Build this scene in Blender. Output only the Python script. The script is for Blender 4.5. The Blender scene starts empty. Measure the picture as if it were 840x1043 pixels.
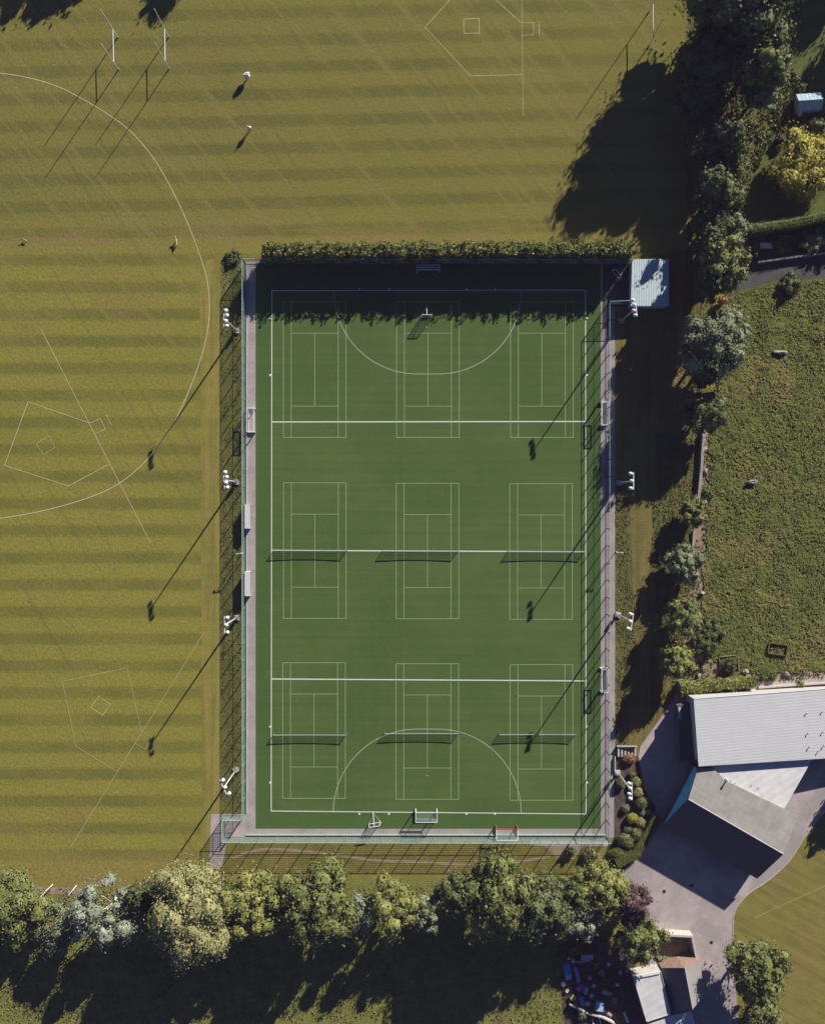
import bpy, bmesh, math, random
import numpy as np
from mathutils import Vector, Matrix, noise
PI = math.pi
random.seed(7); RNG = np.random.default_rng(7)
S = 0.1722; H = 180.0; CX, CY = 420.0, 521.5
scene = bpy.context.scene
C = scene.collection

def P(px, py, h=0.0):
    """a point of the survey photograph, at height h above the ground, in metres"""
    k = 1 - h / H
    return ((px - CX) * S * k, (CY - py) * S * k)

# ------------------------------------------------------------------ materials
def new_mat(name):
    m = bpy.data.materials.new(name); m.use_nodes = True
    nt = m.node_tree; nt.nodes.clear()
    return m, nt
def N(nt, t, **kw):
    n = nt.nodes.new(t)
    for k, v in kw.items():
        if k in n.inputs.keys() if isinstance(k, str) else False: n.inputs[k].default_value = v
        else: setattr(n, k, v)
    return n
def math_(nt, op, a, b=None, clamp=False):
    n = nt.nodes.new('ShaderNodeMath'); n.operation = op; n.use_clamp = clamp
    for i, v in enumerate((a, b)):
        if v is None: continue
        if isinstance(v, (int, float)): n.inputs[i].default_value = v
        else: nt.links.new(v, n.inputs[i])
    return n.outputs[0]
def mix_(nt, f, a, b, mode='MIX'):
    n = nt.nodes.new('ShaderNodeMix'); n.data_type = 'RGBA'; n.blend_type = mode
    for i, v in ((0, f), (6, a), (7, b)):
        if isinstance(v, (int, float)): n.inputs[i].default_value = v
        elif isinstance(v, tuple): n.inputs[i].default_value = (*v, 1)
        else: nt.links.new(v, n.inputs[i])
    return n.outputs[2]
def pos_(nt, scale=(1, 1, 1), rot=(0, 0, 0), obj=False):
    if obj: src = nt.nodes.new('ShaderNodeTexCoord').outputs['Object']
    else: src = nt.nodes.new('ShaderNodeNewGeometry').outputs['Position']
    if any(rot):
        q = nt.nodes.new('ShaderNodeMapping'); q.inputs['Rotation'].default_value = rot; nt.links.new(src, q.inputs[0]); src = q.outputs[0]
    m = nt.nodes.new('ShaderNodeMapping'); m.inputs['Scale'].default_value = scale
    nt.links.new(src, m.inputs[0]); return m.outputs[0]
def noise_(nt, vec, scale, detail=3, rough=.5, lo=None, hi=None):
    n = nt.nodes.new('ShaderNodeTexNoise'); n.inputs['Scale'].default_value = scale
    n.inputs['Detail'].default_value = detail; n.inputs['Roughness'].default_value = rough
    nt.links.new(vec, n.inputs['Vector'])
    o = n.outputs[0]
    if lo is not None: o = ramp_(nt, o, lo, hi)
    return o
def ramp_(nt, v, lo, hi, t0=0., t1=1.):
    m = nt.nodes.new('ShaderNodeMapRange'); m.interpolation_type = 'SMOOTHSTEP'
    nt.links.new(v, m.inputs[0])
    m.inputs[1].default_value = lo; m.inputs[2].default_value = hi; m.inputs[3].default_value = t0; m.inputs[4].default_value = t1
    return m.outputs[0]
def finish(nt, col, rough=.85, bump=None, bdist=.05, bstr=1.0, metal=0., spec=.3):
    b = nt.nodes.new('ShaderNodeBsdfPrincipled'); o = nt.nodes.new('ShaderNodeOutputMaterial')
    if isinstance(col, tuple): b.inputs['Base Color'].default_value = (*col, 1)
    else: nt.links.new(col, b.inputs['Base Color'])
    b.inputs['Roughness'].default_value = rough; b.inputs['Metallic'].default_value = metal
    b.inputs['Specular IOR Level'].default_value = spec
    if bump is not None:
        bn = nt.nodes.new('ShaderNodeBump'); bn.inputs['Distance'].default_value = bdist; bn.inputs['Strength'].default_value = bstr
        nt.links.new(bump, bn.inputs['Height']); nt.links.new(bn.outputs[0], b.inputs['Normal'])
    nt.links.new(b.outputs[0], o.inputs[0]); return b
def simple(name, col, rough=.6, var=.12, scale=3., metal=0., bump=0., spec=.3, obj=True):
    m, nt = new_mat(name)
    v = pos_(nt, obj=obj)
    f = noise_(nt, v, scale, 4, .6, .3, .7)
    d = tuple(c * (1 - var) for c in col); l = tuple(min(1, c * (1 + var)) for c in col)
    c = mix_(nt, f, d, l)
    finish(nt, c, rough, noise_(nt, v, scale * 6, 2) if bump else None, bump, 1, metal, spec)
    return m
def grass(name, dark, light, patch=None, scale=1., streak=None, bump=.05, pscale=.06, plo=.5, phi=.72):
    m, nt = new_mat(name)
    v = pos_(nt)
    fine = noise_(nt, v, 5 * scale, 5, .7, .25, .75)
    mid = noise_(nt, v, .55 * scale, 4, .6, .3, .7)
    c = mix_(nt, math_(nt, 'ADD', math_(nt, 'MULTIPLY', fine, .55), math_(nt, 'MULTIPLY', mid, .45)), dark, light)
    if patch:
        pf = noise_(nt, v, pscale, 4, .6, plo, phi)
        c = mix_(nt, math_(nt, 'MULTIPLY', pf, .75), c, patch)
    if streak is not None:
        ang, ys = streak
        sv = pos_(nt, (1, ys, 1), (0, 0, ang))
        sf = noise_(nt, sv, 1.1, 3, .6, .38, .66)
        c = mix_(nt, math_(nt, 'MULTIPLY', sf, .4), c, tuple(x * .55 for x in dark))
    finish(nt, c, .9, fine, bump, .8, spec=.1)
    return m

def field_material():
    m, nt = new_mat('mown_grass')
    v = pos_(nt)
    sx = nt.nodes.new('ShaderNodeSeparateXYZ'); nt.links.new(v, sx.inputs[0])
    X, Y = sx.outputs[0], sx.outputs[1]
    wob = noise_(nt, v, .12, 3, .6); wob2 = noise_(nt, v, .8, 5, .75)
    north = ramp_(nt, Y, 40, 55)                       # the northern half was mown slightly askew
    tilt = math_(nt, 'MULTIPLY', math_(nt, 'MULTIPLY', math_(nt, 'ADD', X, 55.), -.022), north)
    t = math_(nt, 'ADD', Y, tilt)
    t = math_(nt, 'ADD', t, math_(nt, 'MULTIPLY', math_(nt, 'SUBTRACT', wob, .5), .5))
    t = math_(nt, 'ADD', t, math_(nt, 'MULTIPLY', math_(nt, 'SUBTRACT', wob2, .5), 1.25))
    per = 27.55 * S
    y0 = (CY - 513.) * S
    ph = math_(nt, 'MULTIPLY', math_(nt, 'SUBTRACT', t, y0), 2 * PI / per)
    s = ramp_(nt, math_(nt, 'COSINE', ph), -.30, .75)
    # strength of the stripes varies
    amp = math_(nt, 'ADD', .45, math_(nt, 'MULTIPLY', noise_(nt, v, .05, 3, .6, .3, .7), .5))
    east = ramp_(nt, X, 10, 45, 1, .45)
    amp = math_(nt, 'MULTIPLY', amp, east)
    amp = math_(nt, 'MULTIPLY', amp, ramp_(nt, Y, -66, -58, .25, 1))
    s = math_(nt, 'MULTIPLY', s, amp)
    light_s, dark_s = (.272, .250, .038), (.128, .140, .024)
    light_n, dark_n = (.206, .190, .038), (.108, .114, .026)
    lt = mix_(nt, north, light_s, light_n); dk = mix_(nt, north, dark_s, dark_n)
    c = mix_(nt, s, lt, dk)
    # old diagonal mowing marks
    dv = pos_(nt, (1, .014, 1), (0, 0, math.radians(-42)))
    dg = noise_(nt, dv, .55, 3, .6, .50, .66)
    dg = math_(nt, 'MULTIPLY', dg, math_(nt, 'MULTIPLY', noise_(nt, v, .12, 3, .6, .2, .6), .75))
    dg = math_(nt, 'MULTIPLY', dg, ramp_(nt, Y, 5, 40, .25, 1))
    c = mix_(nt, math_(nt, 'MULTIPLY', dg, .9), c, (.250, .215, .060))
    dv2 = pos_(nt, (1, .02, 1), (0, 0, math.radians(-30)))
    dg2 = noise_(nt, dv2, 1.0, 2, .5, .56, .72)
    c = mix_(nt, math_(nt, 'MULTIPLY', dg2, .35), c, (.12, .10, .03))
    gn = noise_(nt, v, .03, 5, .6, .45, .72)
    c = mix_(nt, math_(nt, 'MULTIPLY', gn, .35), c, (.13, .15, .030))
    # worn, brownish patches
    br = noise_(nt, v, .045, 5, .65, .50, .74)
    c = mix_(nt, math_(nt, 'MULTIPLY', br, .5), c, (.235, .165, .060))
    band = math_(nt, 'MULTIPLY', ramp_(nt, Y, 44, 48), ramp_(nt, Y, 49, 52.5, 1, 0))
    band = math_(nt, 'MULTIPLY', band, noise_(nt, pos_(nt, (.12, 1, 1)), .6, 3, .6, .35, .65))
    c = mix_(nt, math_(nt, 'MULTIPLY', band, .6), c, (.27, .185, .078))
    low = math_(nt, 'MULTIPLY', ramp_(nt, Y, -62, -57, 1, 0), noise_(nt, pos_(nt, (.12, 1, 1)), .5, 3, .6, .35, .65))
    c = mix_(nt, math_(nt, 'MULTIPLY', low, .6), c, (.275, .19, .075))
    # grain of the grass
    g = noise_(nt, v, 2.0, 8, .85, .30, .70)
    c = mix_(nt, math_(nt, 'MULTIPLY', math_(nt, 'SUBTRACT', 1., g), .55), c, (.075, .070, .020))
    fl = noise_(nt, pos_(nt, (1, .3, 1)), 7, 4, .7, .3, .7)
    c = mix_(nt, math_(nt, 'MULTIPLY', fl, .20), c, (.31, .27, .085))
    finish(nt, c, .9, g, .04, .7, spec=.1)
    return m

def leaf(name, dark, light, spread=1., gloss=.55):
    m, nt = new_mat(name)
    g = nt.nodes.new('ShaderNodeNewGeometry')
    rnd = g.outputs['Random Per Island']
    v = pos_(nt, obj=True)
    cl = noise_(nt, v, .7, 2, .5, .3, .7)
    f = math_(nt, 'ADD', math_(nt, 'MULTIPLY', rnd, .65), math_(nt, 'MULTIPLY', cl, .35))
    c = mix_(nt, f, dark, light)
    b = nt.nodes.new('ShaderNodeBsdfPrincipled'); nt.links.new(c, b.inputs['Base Color'])
    b.inputs['Roughness'].default_value = gloss; b.inputs['Specular IOR Level'].default_value = .25
    tr = nt.nodes.new('ShaderNodeBsdfTranslucent'); nt.links.new(c, tr.inputs[0])
    mx = nt.nodes.new('ShaderNodeMixShader'); mx.inputs[0].default_value = .18
    o = nt.nodes.new('ShaderNodeOutputMaterial')
    nt.links.new(b.outputs[0], mx.inputs[1]); nt.links.new(tr.outputs[0], mx.inputs[2]); nt.links.new(mx.outputs[0], o.inputs[0])
    return m

def wire(name, col, cell=(.25, .25), frac=.2, rough=.5):
    """welded mesh or knotted net: a fine lattice along the object's own UVs (metres)"""
    m, nt = new_mat(name)
    uv = nt.nodes.new('ShaderNodeUVMap').outputs[0]
    sx = nt.nodes.new('ShaderNodeSeparateXYZ'); nt.links.new(uv, sx.inputs[0])
    fs = []
    for i in (0, 1):
        a = math_(nt, 'FRACT', math_(nt, 'DIVIDE', sx.outputs[i], cell[i]))
        fs.append(math_(nt, 'LESS_THAN', a, frac))
    al = math_(nt, 'MAXIMUM', fs[0], fs[1])
    b = nt.nodes.new('ShaderNodeBsdfPrincipled'); b.inputs['Base Color'].default_value = (*col, 1); b.inputs['Roughness'].default_value = rough
    t = nt.nodes.new('ShaderNodeBsdfTransparent'); mx = nt.nodes.new('ShaderNodeMixShader'); o = nt.nodes.new('ShaderNodeOutputMaterial')
    nt.links.new(al, mx.inputs[0]); nt.links.new(t.outputs[0], mx.inputs[1]); nt.links.new(b.outputs[0], mx.inputs[2]); nt.links.new(mx.outputs[0], o.inputs[0])
    return m

def roof_mat(name, col, axis_rot, per=.35, rough=.45, dirt=.10, bd=.05, contrast=.08):
    m, nt = new_mat(name)
    v = pos_(nt, rot=(0, 0, axis_rot))
    sx = nt.nodes.new('ShaderNodeSeparateXYZ'); nt.links.new(v, sx.inputs[0])
    w = math_(nt, 'SINE', math_(nt, 'MULTIPLY', sx.outputs[0], 2 * PI / per))
    w01 = math_(nt, 'MULTIPLY', math_(nt, 'ADD', w, 1.), .5)
    n1 = noise_(nt, pos_(nt), .5, 5, .65, .3, .75)
    n2 = noise_(nt, pos_(nt, (1, .15, 1), (0, 0, axis_rot + PI / 2)), 2.0, 3, .6, .4, .8)
    c = mix_(nt, math_(nt, 'MULTIPLY', n1, dirt * 3), col, tuple(x * .72 for x in col))
    c = mix_(nt, math_(nt, 'MULTIPLY', n2, dirt), c, tuple(x * .5 for x in col))
    c = mix_(nt, math_(nt, 'MULTIPLY', w01, contrast), c, tuple(x * .45 for x in col))
    finish(nt, c, rough, w01, bd, .6, spec=.3)
    return m

M = {}
M['field'] = field_material()
def turf_mat():
    m, nt = new_mat('artificial_turf')
    v = pos_(nt); sx = nt.nodes.new('ShaderNodeSeparateXYZ'); nt.links.new(v, sx.inputs[0]); X, Y = sx.outputs[0], sx.outputs[1]
    a = noise_(nt, v, .06, 4, .6, .3, .7); f = noise_(nt, v, 4, 5, .7, .25, .75)
    c = mix_(nt, a, (.076, .126, .028), (.104, .154, .040))
    # laid in rolls
    r1 = noise_(nt, pos_(nt, (.02, 1, 1)), .9, 3, .7, .35, .65)
    r2 = noise_(nt, pos_(nt, (1, .02, 1)), .9, 3, .7, .35, .65)
    c = mix_(nt, math_(nt, 'MULTIPLY', r1, .36), c, (.060, .100, .032))
    c = mix_(nt, math_(nt, 'MULTIPLY', r2, .18), c, (.105, .135, .055))
    c = mix_(nt, math_(nt, 'MULTIPLY', f, .38), c, (.038, .072, .020))
    # greener run-off margins outside the lines
    ax = math_(nt, 'ABSOLUTE', math_(nt, 'SUBTRACT', X, (436.5 - CX) * S))
    ay = math_(nt, 'ABSOLUTE', math_(nt, 'SUBTRACT', Y, (CY - 561.5) * S))
    e = math_(nt, 'MAXIMUM', math_(nt, 'GREATER_THAN', ax, 159.5 * S), math_(nt, 'GREATER_THAN', ay, 265.5 * S))
    c = mix_(nt, math_(nt, 'MULTIPLY', e, .55), c, (.050, .106, .026))
    seam = math_(nt, 'LESS_THAN', math_(nt, 'FRACT', math_(nt, 'DIVIDE', Y, 3.66)), .02)
    c = mix_(nt, math_(nt, 'MULTIPLY', seam, .20), c, (.05, .08, .03))
    wr = noise_(nt, v, .22, 6, .75, .50, .78)
    c = mix_(nt, math_(nt, 'MULTIPLY', wr, .35), c, (.125, .145, .062))
    sc = noise_(nt, pos_(nt, (1, .2, 1), (0, 0, .5)), 1.1, 5, .8, .58, .75)
    c = mix_(nt, math_(nt, 'MULTIPLY', sc, .25), c, (.048, .082, .028))
    finish(nt, c, .9, f, .02, .5, spec=.1); return m
M['turf'] = turf_mat()
M['margin'] = grass('margin_grass', (.19, .175, .040), (.30, .26, .058), (.29, .20, .08), 1., streak=(0, .05), pscale=.2)
M['bank'] = grass('bank_grass', (.13, .145, .036), (.25, .245, .065), (.21, .17, .065), 1.2, streak=(0, .12), bump=.15, pscale=.3)
M['south'] = grass('south_verge', (.15, .14, .036), (.27, .24, .058), (.30, .22, .08), 1., bump=.08, pscale=.12, plo=.48, phi=.72)
M['verge'] = grass('verge_grass', (.14, .125, .038), (.235, .195, .055), (.26, .17, .06), 1., streak=(0, .06), bump=.08, pscale=.1)
M['rough'] = grass('rough_grass', (.095, .10, .030), (.20, .19, .055), (.24, .17, .065), 1., streak=(0, .04), bump=.12, pscale=.1)
M['wood'] = grass('shaded_grass', (.13, .15, .035), (.25, .25, .06), (.19, .16, .06), 1., bump=.12, pscale=.1)
M['lawn'] = grass('garden_lawn', (.075, .10, .026), (.125, .145, .038), None, 1., bump=.04)
M['meadow'] = grass('meadow_grass', (.080, .100, .024), (.175, .185, .046), (.24, .19, .07), 1.3, bump=.12, pscale=.11, plo=.46, phi=.68)
M['side_lawn'] = grass('side_lawn', (.17, .155, .040), (.26, .22, .055), (.26, .185, .07), 1., streak=(math.radians(-62), .06), bump=.04, pscale=.12)
def hard(name, a, b, sc=1., crack=.25, stain=(.3, .3)):
    m, nt = new_mat(name); v = pos_(nt)
    f = noise_(nt, v, .35 * sc, 5, .65, .3, .7); g = noise_(nt, v, 9, 4, .7, .25, .75)
    c = mix_(nt, f, a, b); c = mix_(nt, math_(nt, 'MULTIPLY', g, .25), c, tuple(x * .6 for x in a))
    if name == 'tarmac_yard':
        c = mix_(nt, noise_(nt, v, .10, 4, .6, .45, .55), c, mix_(nt, .8, c, (.30, .27, .265)))
        ck = math_(nt, 'LESS_THAN', math_(nt, 'ABSOLUTE', math_(nt, 'SUBTRACT', noise_(nt, v, .16, 6, .7), .5)), .0035); c = mix_(nt, math_(nt, 'MULTIPLY', ck, .4), c, (.12, .11, .10))
        c = mix_(nt, math_(nt, 'MULTIPLY', noise_(nt, pos_(nt, (1, .12, 1), (0, 0, .5)), .8, 4, .6, .5, .75), .35), c, (.20, .18, .17))
    st = noise_(nt, v, .9 * sc, 5, .7, .56, .74); c = mix_(nt, math_(nt, 'MULTIPLY', st, crack), c, tuple(x * .45 for x in a))
    finish(nt, c, .88, g, .01, .5, spec=.2); return m
M['path'] = hard('perimeter_path', (.29, .262, .25), (.39, .35, .33))
M['pave'] = hard('tarmac_yard', (.37, .315, .305), (.46, .40, .385), .6)
M['pad'] = hard('concrete_pad', (.36, .30, .285), (.46, .40, .38))
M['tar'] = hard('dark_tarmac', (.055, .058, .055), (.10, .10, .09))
M['dirt'] = hard('bare_dirt', (.22, .155, .105), (.38, .29, .215), 3., .5)
M['worn'] = hard('worn_earth', (.30, .24, .15), (.40, .31, .20), 3., .2)
M['soil'] = hard('planting_soil', (.05, .04, .035), (.13, .10, .075), 3., .4)
def line_mat(name, col, fade):
    m, nt = new_mat(name); v = pos_(nt)
    f = noise_(nt, v, 1.2, 4, .7, .3, .7)
    c = mix_(nt, math_(nt, 'MULTIPLY', f, fade), col, (.25, .27, .12))
    finish(nt, c, .8, spec=.2); return m
M['line'] = line_mat('white_line_paint', (.70, .70, .64), .15)
M['arc'] = line_mat('worn_white_line_paint', (.42, .48, .36), .3)
M['tline'] = line_mat('pale_green_line_paint', (.30, .44, .22), .25)
M['chalk'] = line_mat('chalk_line', (.50, .46, .26), .55)
M['chalk2'] = line_mat('faint_chalk_line', (.36, .33, .16), .6)
M['white'] = simple('white_paint', (.66, .66, .64), .45, .06)
M['grey'] = simple('galvanised_steel', (.42, .43, .44), .4, .1, metal=.3)
M['pole'] = simple('pale_steel', (.55, .56, .56), .4, .08, metal=.2)
M['green'] = simple('green_painted_steel', (.10, .22, .17), .5, .1)
M['pgreen'] = simple('pale_green_steel', (.33, .45, .39), .5, .08)
M['dark'] = simple('dark_metal', (.03, .035, .035), .5, .1)
M['red'] = simple('red_board', (.42, .06, .05), .5, .1)
M['teal'] = simple('teal_board', (.10, .24, .19), .5, .12)
M['conc'] = simple('concrete', (.45, .42, .38), .85, .15, bump=.01)
M['brick'] = simple('brick', (.30, .20, .15), .85, .2, 2.)
M['render'] = simple('rendered_wall', (.45, .43, .40), .85, .1, 1.)
M['darkwall'] = simple('dark_wall', (.12, .12, .13), .8, .15, 1.)
M['skylit_wall'] = simple('skylit_blue_cladding', (.16, .50, .68), .4, .06, 1.)  # blue stands for sky light on the shaded gable
M['glass'] = simple('glasshouse_glass', (.35, .50, .58), .12, .15, 1.2, spec=.8)
M['lens'] = simple('lamp_lens', (.60, .62, .63), .25, .03, spec=.6)
M['bark'] = simple('bark', (.13, .10, .075), .9, .3, 5., bump=.03)
M['birch'] = simple('pale_bark', (.62, .58, .50), .8, .2, 4.)
M['timber'] = simple('timber', (.24, .19, .14), .8, .2, 5.)
M['stone'] = simple('stone', (.30, .27, .24), .9, .25, 2., bump=.03)
M['skin'] = simple('skin', (.50, .32, .24), .6, .04)
M['cloth_w'] = simple('white_cloth', (.82, .82, .80), .8, .04)
M['cloth_d'] = simple('dark_cloth', (.04, .045, .06), .85, .1)
M['cloth_r'] = simple('red_cloth', (.40, .08, .06), .85, .1)
M['hair'] = simple('brown_hair', (.07, .045, .03), .7, .2, 20.)
M['fur_t'] = simple('tan_fur', (.48, .36, .22), .9, .2, 12.)
M['fur_d'] = simple('black_and_white_fur', (.25, .24, .23), .9, .8, 6.)
M['blue'] = simple('blue_plastic', (.08, .22, .55), .4, .15, 4.)
M['lblue'] = simple('pale_blue_plastic', (.32, .50, .70), .45, .1, 4.)
M['purple'] = simple('purple_plastic', (.28, .06, .35), .5, .15, 4.)
M['yellow'] = simple('yellow_plastic', (.50, .42, .10), .5, .15, 4.)
M['roof_w'] = roof_mat('pale_corrugated_roof', (.53, .54, .54), math.radians(90 - 4), .50, dirt=.07, contrast=.22, bd=.012)
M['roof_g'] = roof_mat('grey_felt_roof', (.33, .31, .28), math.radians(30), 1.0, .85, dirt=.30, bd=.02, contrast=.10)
M['roof_f'] = roof_mat('white_membrane_roof', (.64, .63, .62), math.radians(60), 1.3, .6, dirt=.20, bd=.02, contrast=.14)
M['roof_s'] = roof_mat('shed_roof', (.47, .57, .58), 0, .42, dirt=.08, contrast=.30)
M['roof_d'] = roof_mat('shaded_roof', (.10, .095, .10), math.radians(30), .3, .6, bd=.02)  # roofs lying in shade, the darkness put into the colour
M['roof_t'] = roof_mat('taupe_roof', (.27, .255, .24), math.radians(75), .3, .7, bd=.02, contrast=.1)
M['fence_bottom'] = wire('green_mesh', (.37, .46, .42), (.10, .20), .16)
M['fence_dense'] = wire('dense_green_mesh', (.36, .45, .41), (.10, .16), .145)
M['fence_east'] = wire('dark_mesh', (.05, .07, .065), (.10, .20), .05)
M['net'] = wire('dark_net', (.035, .05, .045), (.15, .15), .22, .9)
M['net_w'] = wire('goal_net', (.30, .33, .32), (.12, .12), .13, .9)
L = {
 'green': leaf('leaf_green', (.070, .095, .024), (.225, .240, .072)),
 'bright': leaf('leaf_bright', (.105, .130, .030), (.30, .30, .085)),
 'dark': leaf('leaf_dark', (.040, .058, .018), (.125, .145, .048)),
 'mid': leaf('leaf_mid', (.060, .080, .026), (.175, .195, .068)),
 'silver': leaf('leaf_silver', (.13, .155, .095), (.34, .37, .26)),
 'silverg': leaf('leaf_silver_green', (.10, .12, .055), (.27, .30, .16)),
 'pale': leaf('leaf_pale_yellow', (.15, .155, .055), (.40, .385, .165)),
 'yellow': leaf('leaf_yellow', (.20, .19, .03), (.52, .46, .09)),
 'purple': leaf('leaf_purple', (.055, .030, .034), (.17, .10, .095)),
 'hedge': leaf('leaf_hedge', (.060, .080, .018), (.22, .23, .055)),
 'topiary': leaf('leaf_topiary', (.085, .105, .030), (.20, .215, .07)),
 'rust': leaf('leaf_rust', (.20, .085, .045), (.46, .24, .15)),
 'tuft': leaf('leaf_tuft', (.070, .095, .028), (.19, .20, .075)), 'tuft2': leaf('leaf_long_grass', (.080, .095, .030), (.20, .205, .065)),
 'clip': leaf('leaf_clipped', (.085, .105, .022), (.14, .16, .036)),
}

# ------------------------------------------------------------------ mesh helpers
class MB:
    def __init__(s): s.v = []; s.f = []; s.uv = None
    def add(s, vs, fs):
        o = len(s.v); s.v += [tuple(v) for v in vs]; s.f += [tuple(i + o for i in f) for f in fs]; return s
    def box(s, x0, x1, y0, y1, z0, z1, rot=0, c=(0, 0)):
        vs = [(x, y, z) for z in (z0, z1) for (x, y) in ((x0, y0), (x1, y0), (x1, y1), (x0, y1))]
        if rot:
            ca, sa = math.cos(rot), math.sin(rot)
            vs = [(c[0] + ca * x - sa * y, c[1] + sa * x + ca * y, z) for x, y, z in vs]
        return s.add(vs, [(3, 2, 1, 0), (4, 5, 6, 7), (0, 1, 5, 4), (1, 2, 6, 5), (2, 3, 7, 6), (3, 0, 4, 7)])
    def tube(s, pts, rs, n=8, cap=True):
        pts = [Vector(p) for p in pts]
        if isinstance(rs, (int, float)): rs = [rs] * len(pts)
        vs = []; fs = []
        for i, p in enumerate(pts):
            d = (pts[min(i + 1, len(pts) - 1)] - pts[max(i - 1, 0)]).normalized()
            a = d.orthogonal().normalized() if abs(d.z) < .9 else d.cross(Vector((0, 1, 0))).normalized()
            b = d.cross(a)
            for k in range(n):
                t = 2 * PI * k / n; vs.append(p + rs[i] * (math.cos(t) * a + math.sin(t) * b))
        for i in range(len(pts) - 1):
            for k in range(n):
                k2 = (k + 1) % n; fs.append((i * n + k, i * n + k2, (i + 1) * n + k2, (i + 1) * n + k))
        if cap: fs.append(tuple(range(n))[::-1]); fs.append(tuple(range((len(pts) - 1) * n, len(pts) * n)))
        return s.add(vs, fs)
    def prism(s, poly, z0, z1):
        """poly: xy list; z0/z1 numbers or lists"""
        n = len(poly)
        a = sum(poly[i][0] * poly[(i + 1) % n][1] - poly[(i + 1) % n][0] * poly[i][1] for i in range(n))
        if a < 0:
            poly = poly[::-1]
            if isinstance(z0, list): z0 = z0[::-1]
            if isinstance(z1, list): z1 = z1[::-1]
        Z0 = z0 if isinstance(z0, list) else [z0] * n; Z1 = z1 if isinstance(z1, list) else [z1] * n
        vs = [(*poly[i], Z0[i]) for i in range(n)] + [(*poly[i], Z1[i]) for i in range(n)]
        fs = [tuple(range(n))[::-1], tuple(range(n, 2 * n))] + [(i, (i + 1) % n, n + (i + 1) % n, n + i) for i in range(n)]
        return s.add(vs, fs)
    def ball(s, c, r, n=8, m=6):
        r = r if isinstance(r, tuple) else (r, r, r); vs = []; fs = []
        for j in range(1, m):
            t = PI * j / m
            for k in range(n):
                p = 2 * PI * k / n; vs.append((c[0] + r[0] * math.sin(t) * math.cos(p), c[1] + r[1] * math.sin(t) * math.sin(p), c[2] + r[2] * math.cos(t)))
        for j in range(m - 2):
            for k in range(n):
                k2 = (k + 1) % n; fs.append((j * n + k, (j + 1) * n + k, (j + 1) * n + k2, j * n + k2))
        vs += [(c[0], c[1], c[2] + r[2]), (c[0], c[1], c[2] - r[2])]; T = len(vs) - 2
        for k in range(n):
            k2 = (k + 1) % n; fs.append((T, k, k2)); fs.append((T + 1, (m - 2) * n + k2, (m - 2) * n + k))
        return s.add(vs, fs)
    def build(s, name, mat, parent=None, smooth=False, uvm=None, **props):
        me = bpy.data.meshes.new(name); me.from_pydata(s.v, [], s.f); me.update()
        me.materials.append(mat if not isinstance(mat, str) else M[mat])
        if smooth: me.polygons.foreach_set('use_smooth', [True] * len(me.polygons))
        if uvm:
            uv = me.uv_layers.new(name='UVMap')
            for l in me.loops: uv.data[l.index].uv = uvm(me.vertices[l.vertex_index].co)
        o = bpy.data.objects.new(name, me); C.objects.link(o)
        if parent is not None: o.parent = parent
        for k, v in props.items(): o[k] = v
        return o
def thing(name, label, cat, loc=(0, 0, 0), rz=0, group=None):
    o = bpy.data.objects.new(name, None); C.objects.link(o); o.location = loc if len(loc) == 3 else (*loc, 0); o.rotation_euler = (0, 0, rz)
    o.empty_display_size = .3
    o['label'] = label; o['category'] = cat
    if group: o['group'] = group
    return o
def tag(o, label, cat, group=None):
    o['label'] = label; o['category'] = cat
    if group: o['group'] = group
    return o
def dup(root, loc, rz, label):
    r = root.copy(); C.objects.link(r); r.location = loc if len(loc) == 3 else (*loc, 0); r.rotation_euler = (0, 0, rz); r['label'] = label
    for ch in list(root.children):
        c = ch.copy(); C.objects.link(c); c.parent = r
        for g in list(ch.children):
            d = g.copy(); C.objects.link(d); d.parent = c
    return r
def sheet(name, pts, z, mat, jitter=0., step=2.5):
    """flat ground sheet through photograph points, edge optionally ragged"""
    w = [Vector(P(*p)) for p in pts]
    if jitter:
        out = []
        for i in range(len(w)):
            a, b = w[i], w[(i + 1) % len(w)]; n = max(1, int((b - a).length / step)); nr = (b - a).orthogonal().normalized()
            for k in range(n):
                q = a.lerp(b, k / n); out.append(q + nr * (noise.noise(Vector((q.x * .4, q.y * .4, 3))) * 1.6 * jitter if k else 0))
        w = out
    bm = bmesh.new(); vs = [bm.verts.new((p.x, p.y, z)) for p in w]; bm.faces.new(vs)
    bmesh.ops.triangulate(bm, faces=bm.faces[:]); bmesh.ops.recalc_face_normals(bm, faces=bm.faces[:])
    if sum(f.normal.z for f in bm.faces) < 0: bmesh.ops.reverse_faces(bm, faces=bm.faces[:])
    me = bpy.data.meshes.new(name); bm.to_mesh(me); bm.free(); me.materials.append(M[mat])
    o = bpy.data.objects.new(name, me); C.objects.link(o); o['kind'] = 'structure'; return o
def stroke(mb, pts, w, z, px=True):
    """painted line of even width with mitred corners"""
    p = [Vector(P(*q)) if px else Vector(q) for q in pts]; closed = (p[0] - p[-1]).length < 1e-4
    if closed: p = p[:-1]
    n = len(p); vs = []
    for i in range(n):
        a = p[i] - p[i - 1] if (i or closed) else p[1] - p[0]
        b = p[(i + 1) % n] - p[i] if (i < n - 1 or closed) else a
        a = a.normalized(); b = b.normalized(); t = (a + b).normalized(); nr = Vector((-t.y, t.x)); k = 1 / max(.4, nr.dot(Vector((-a.y, a.x))))
        vs += [(*(p[i] + nr * w / 2 * k), z), (*(p[i] - nr * w / 2 * k), z)]
    m = n if closed else n - 1
    mb.add(vs, [(2 * i + 1, 2 * ((i + 1) % n) + 1, 2 * ((i + 1) % n), 2 * i) for i in range(m)])
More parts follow.
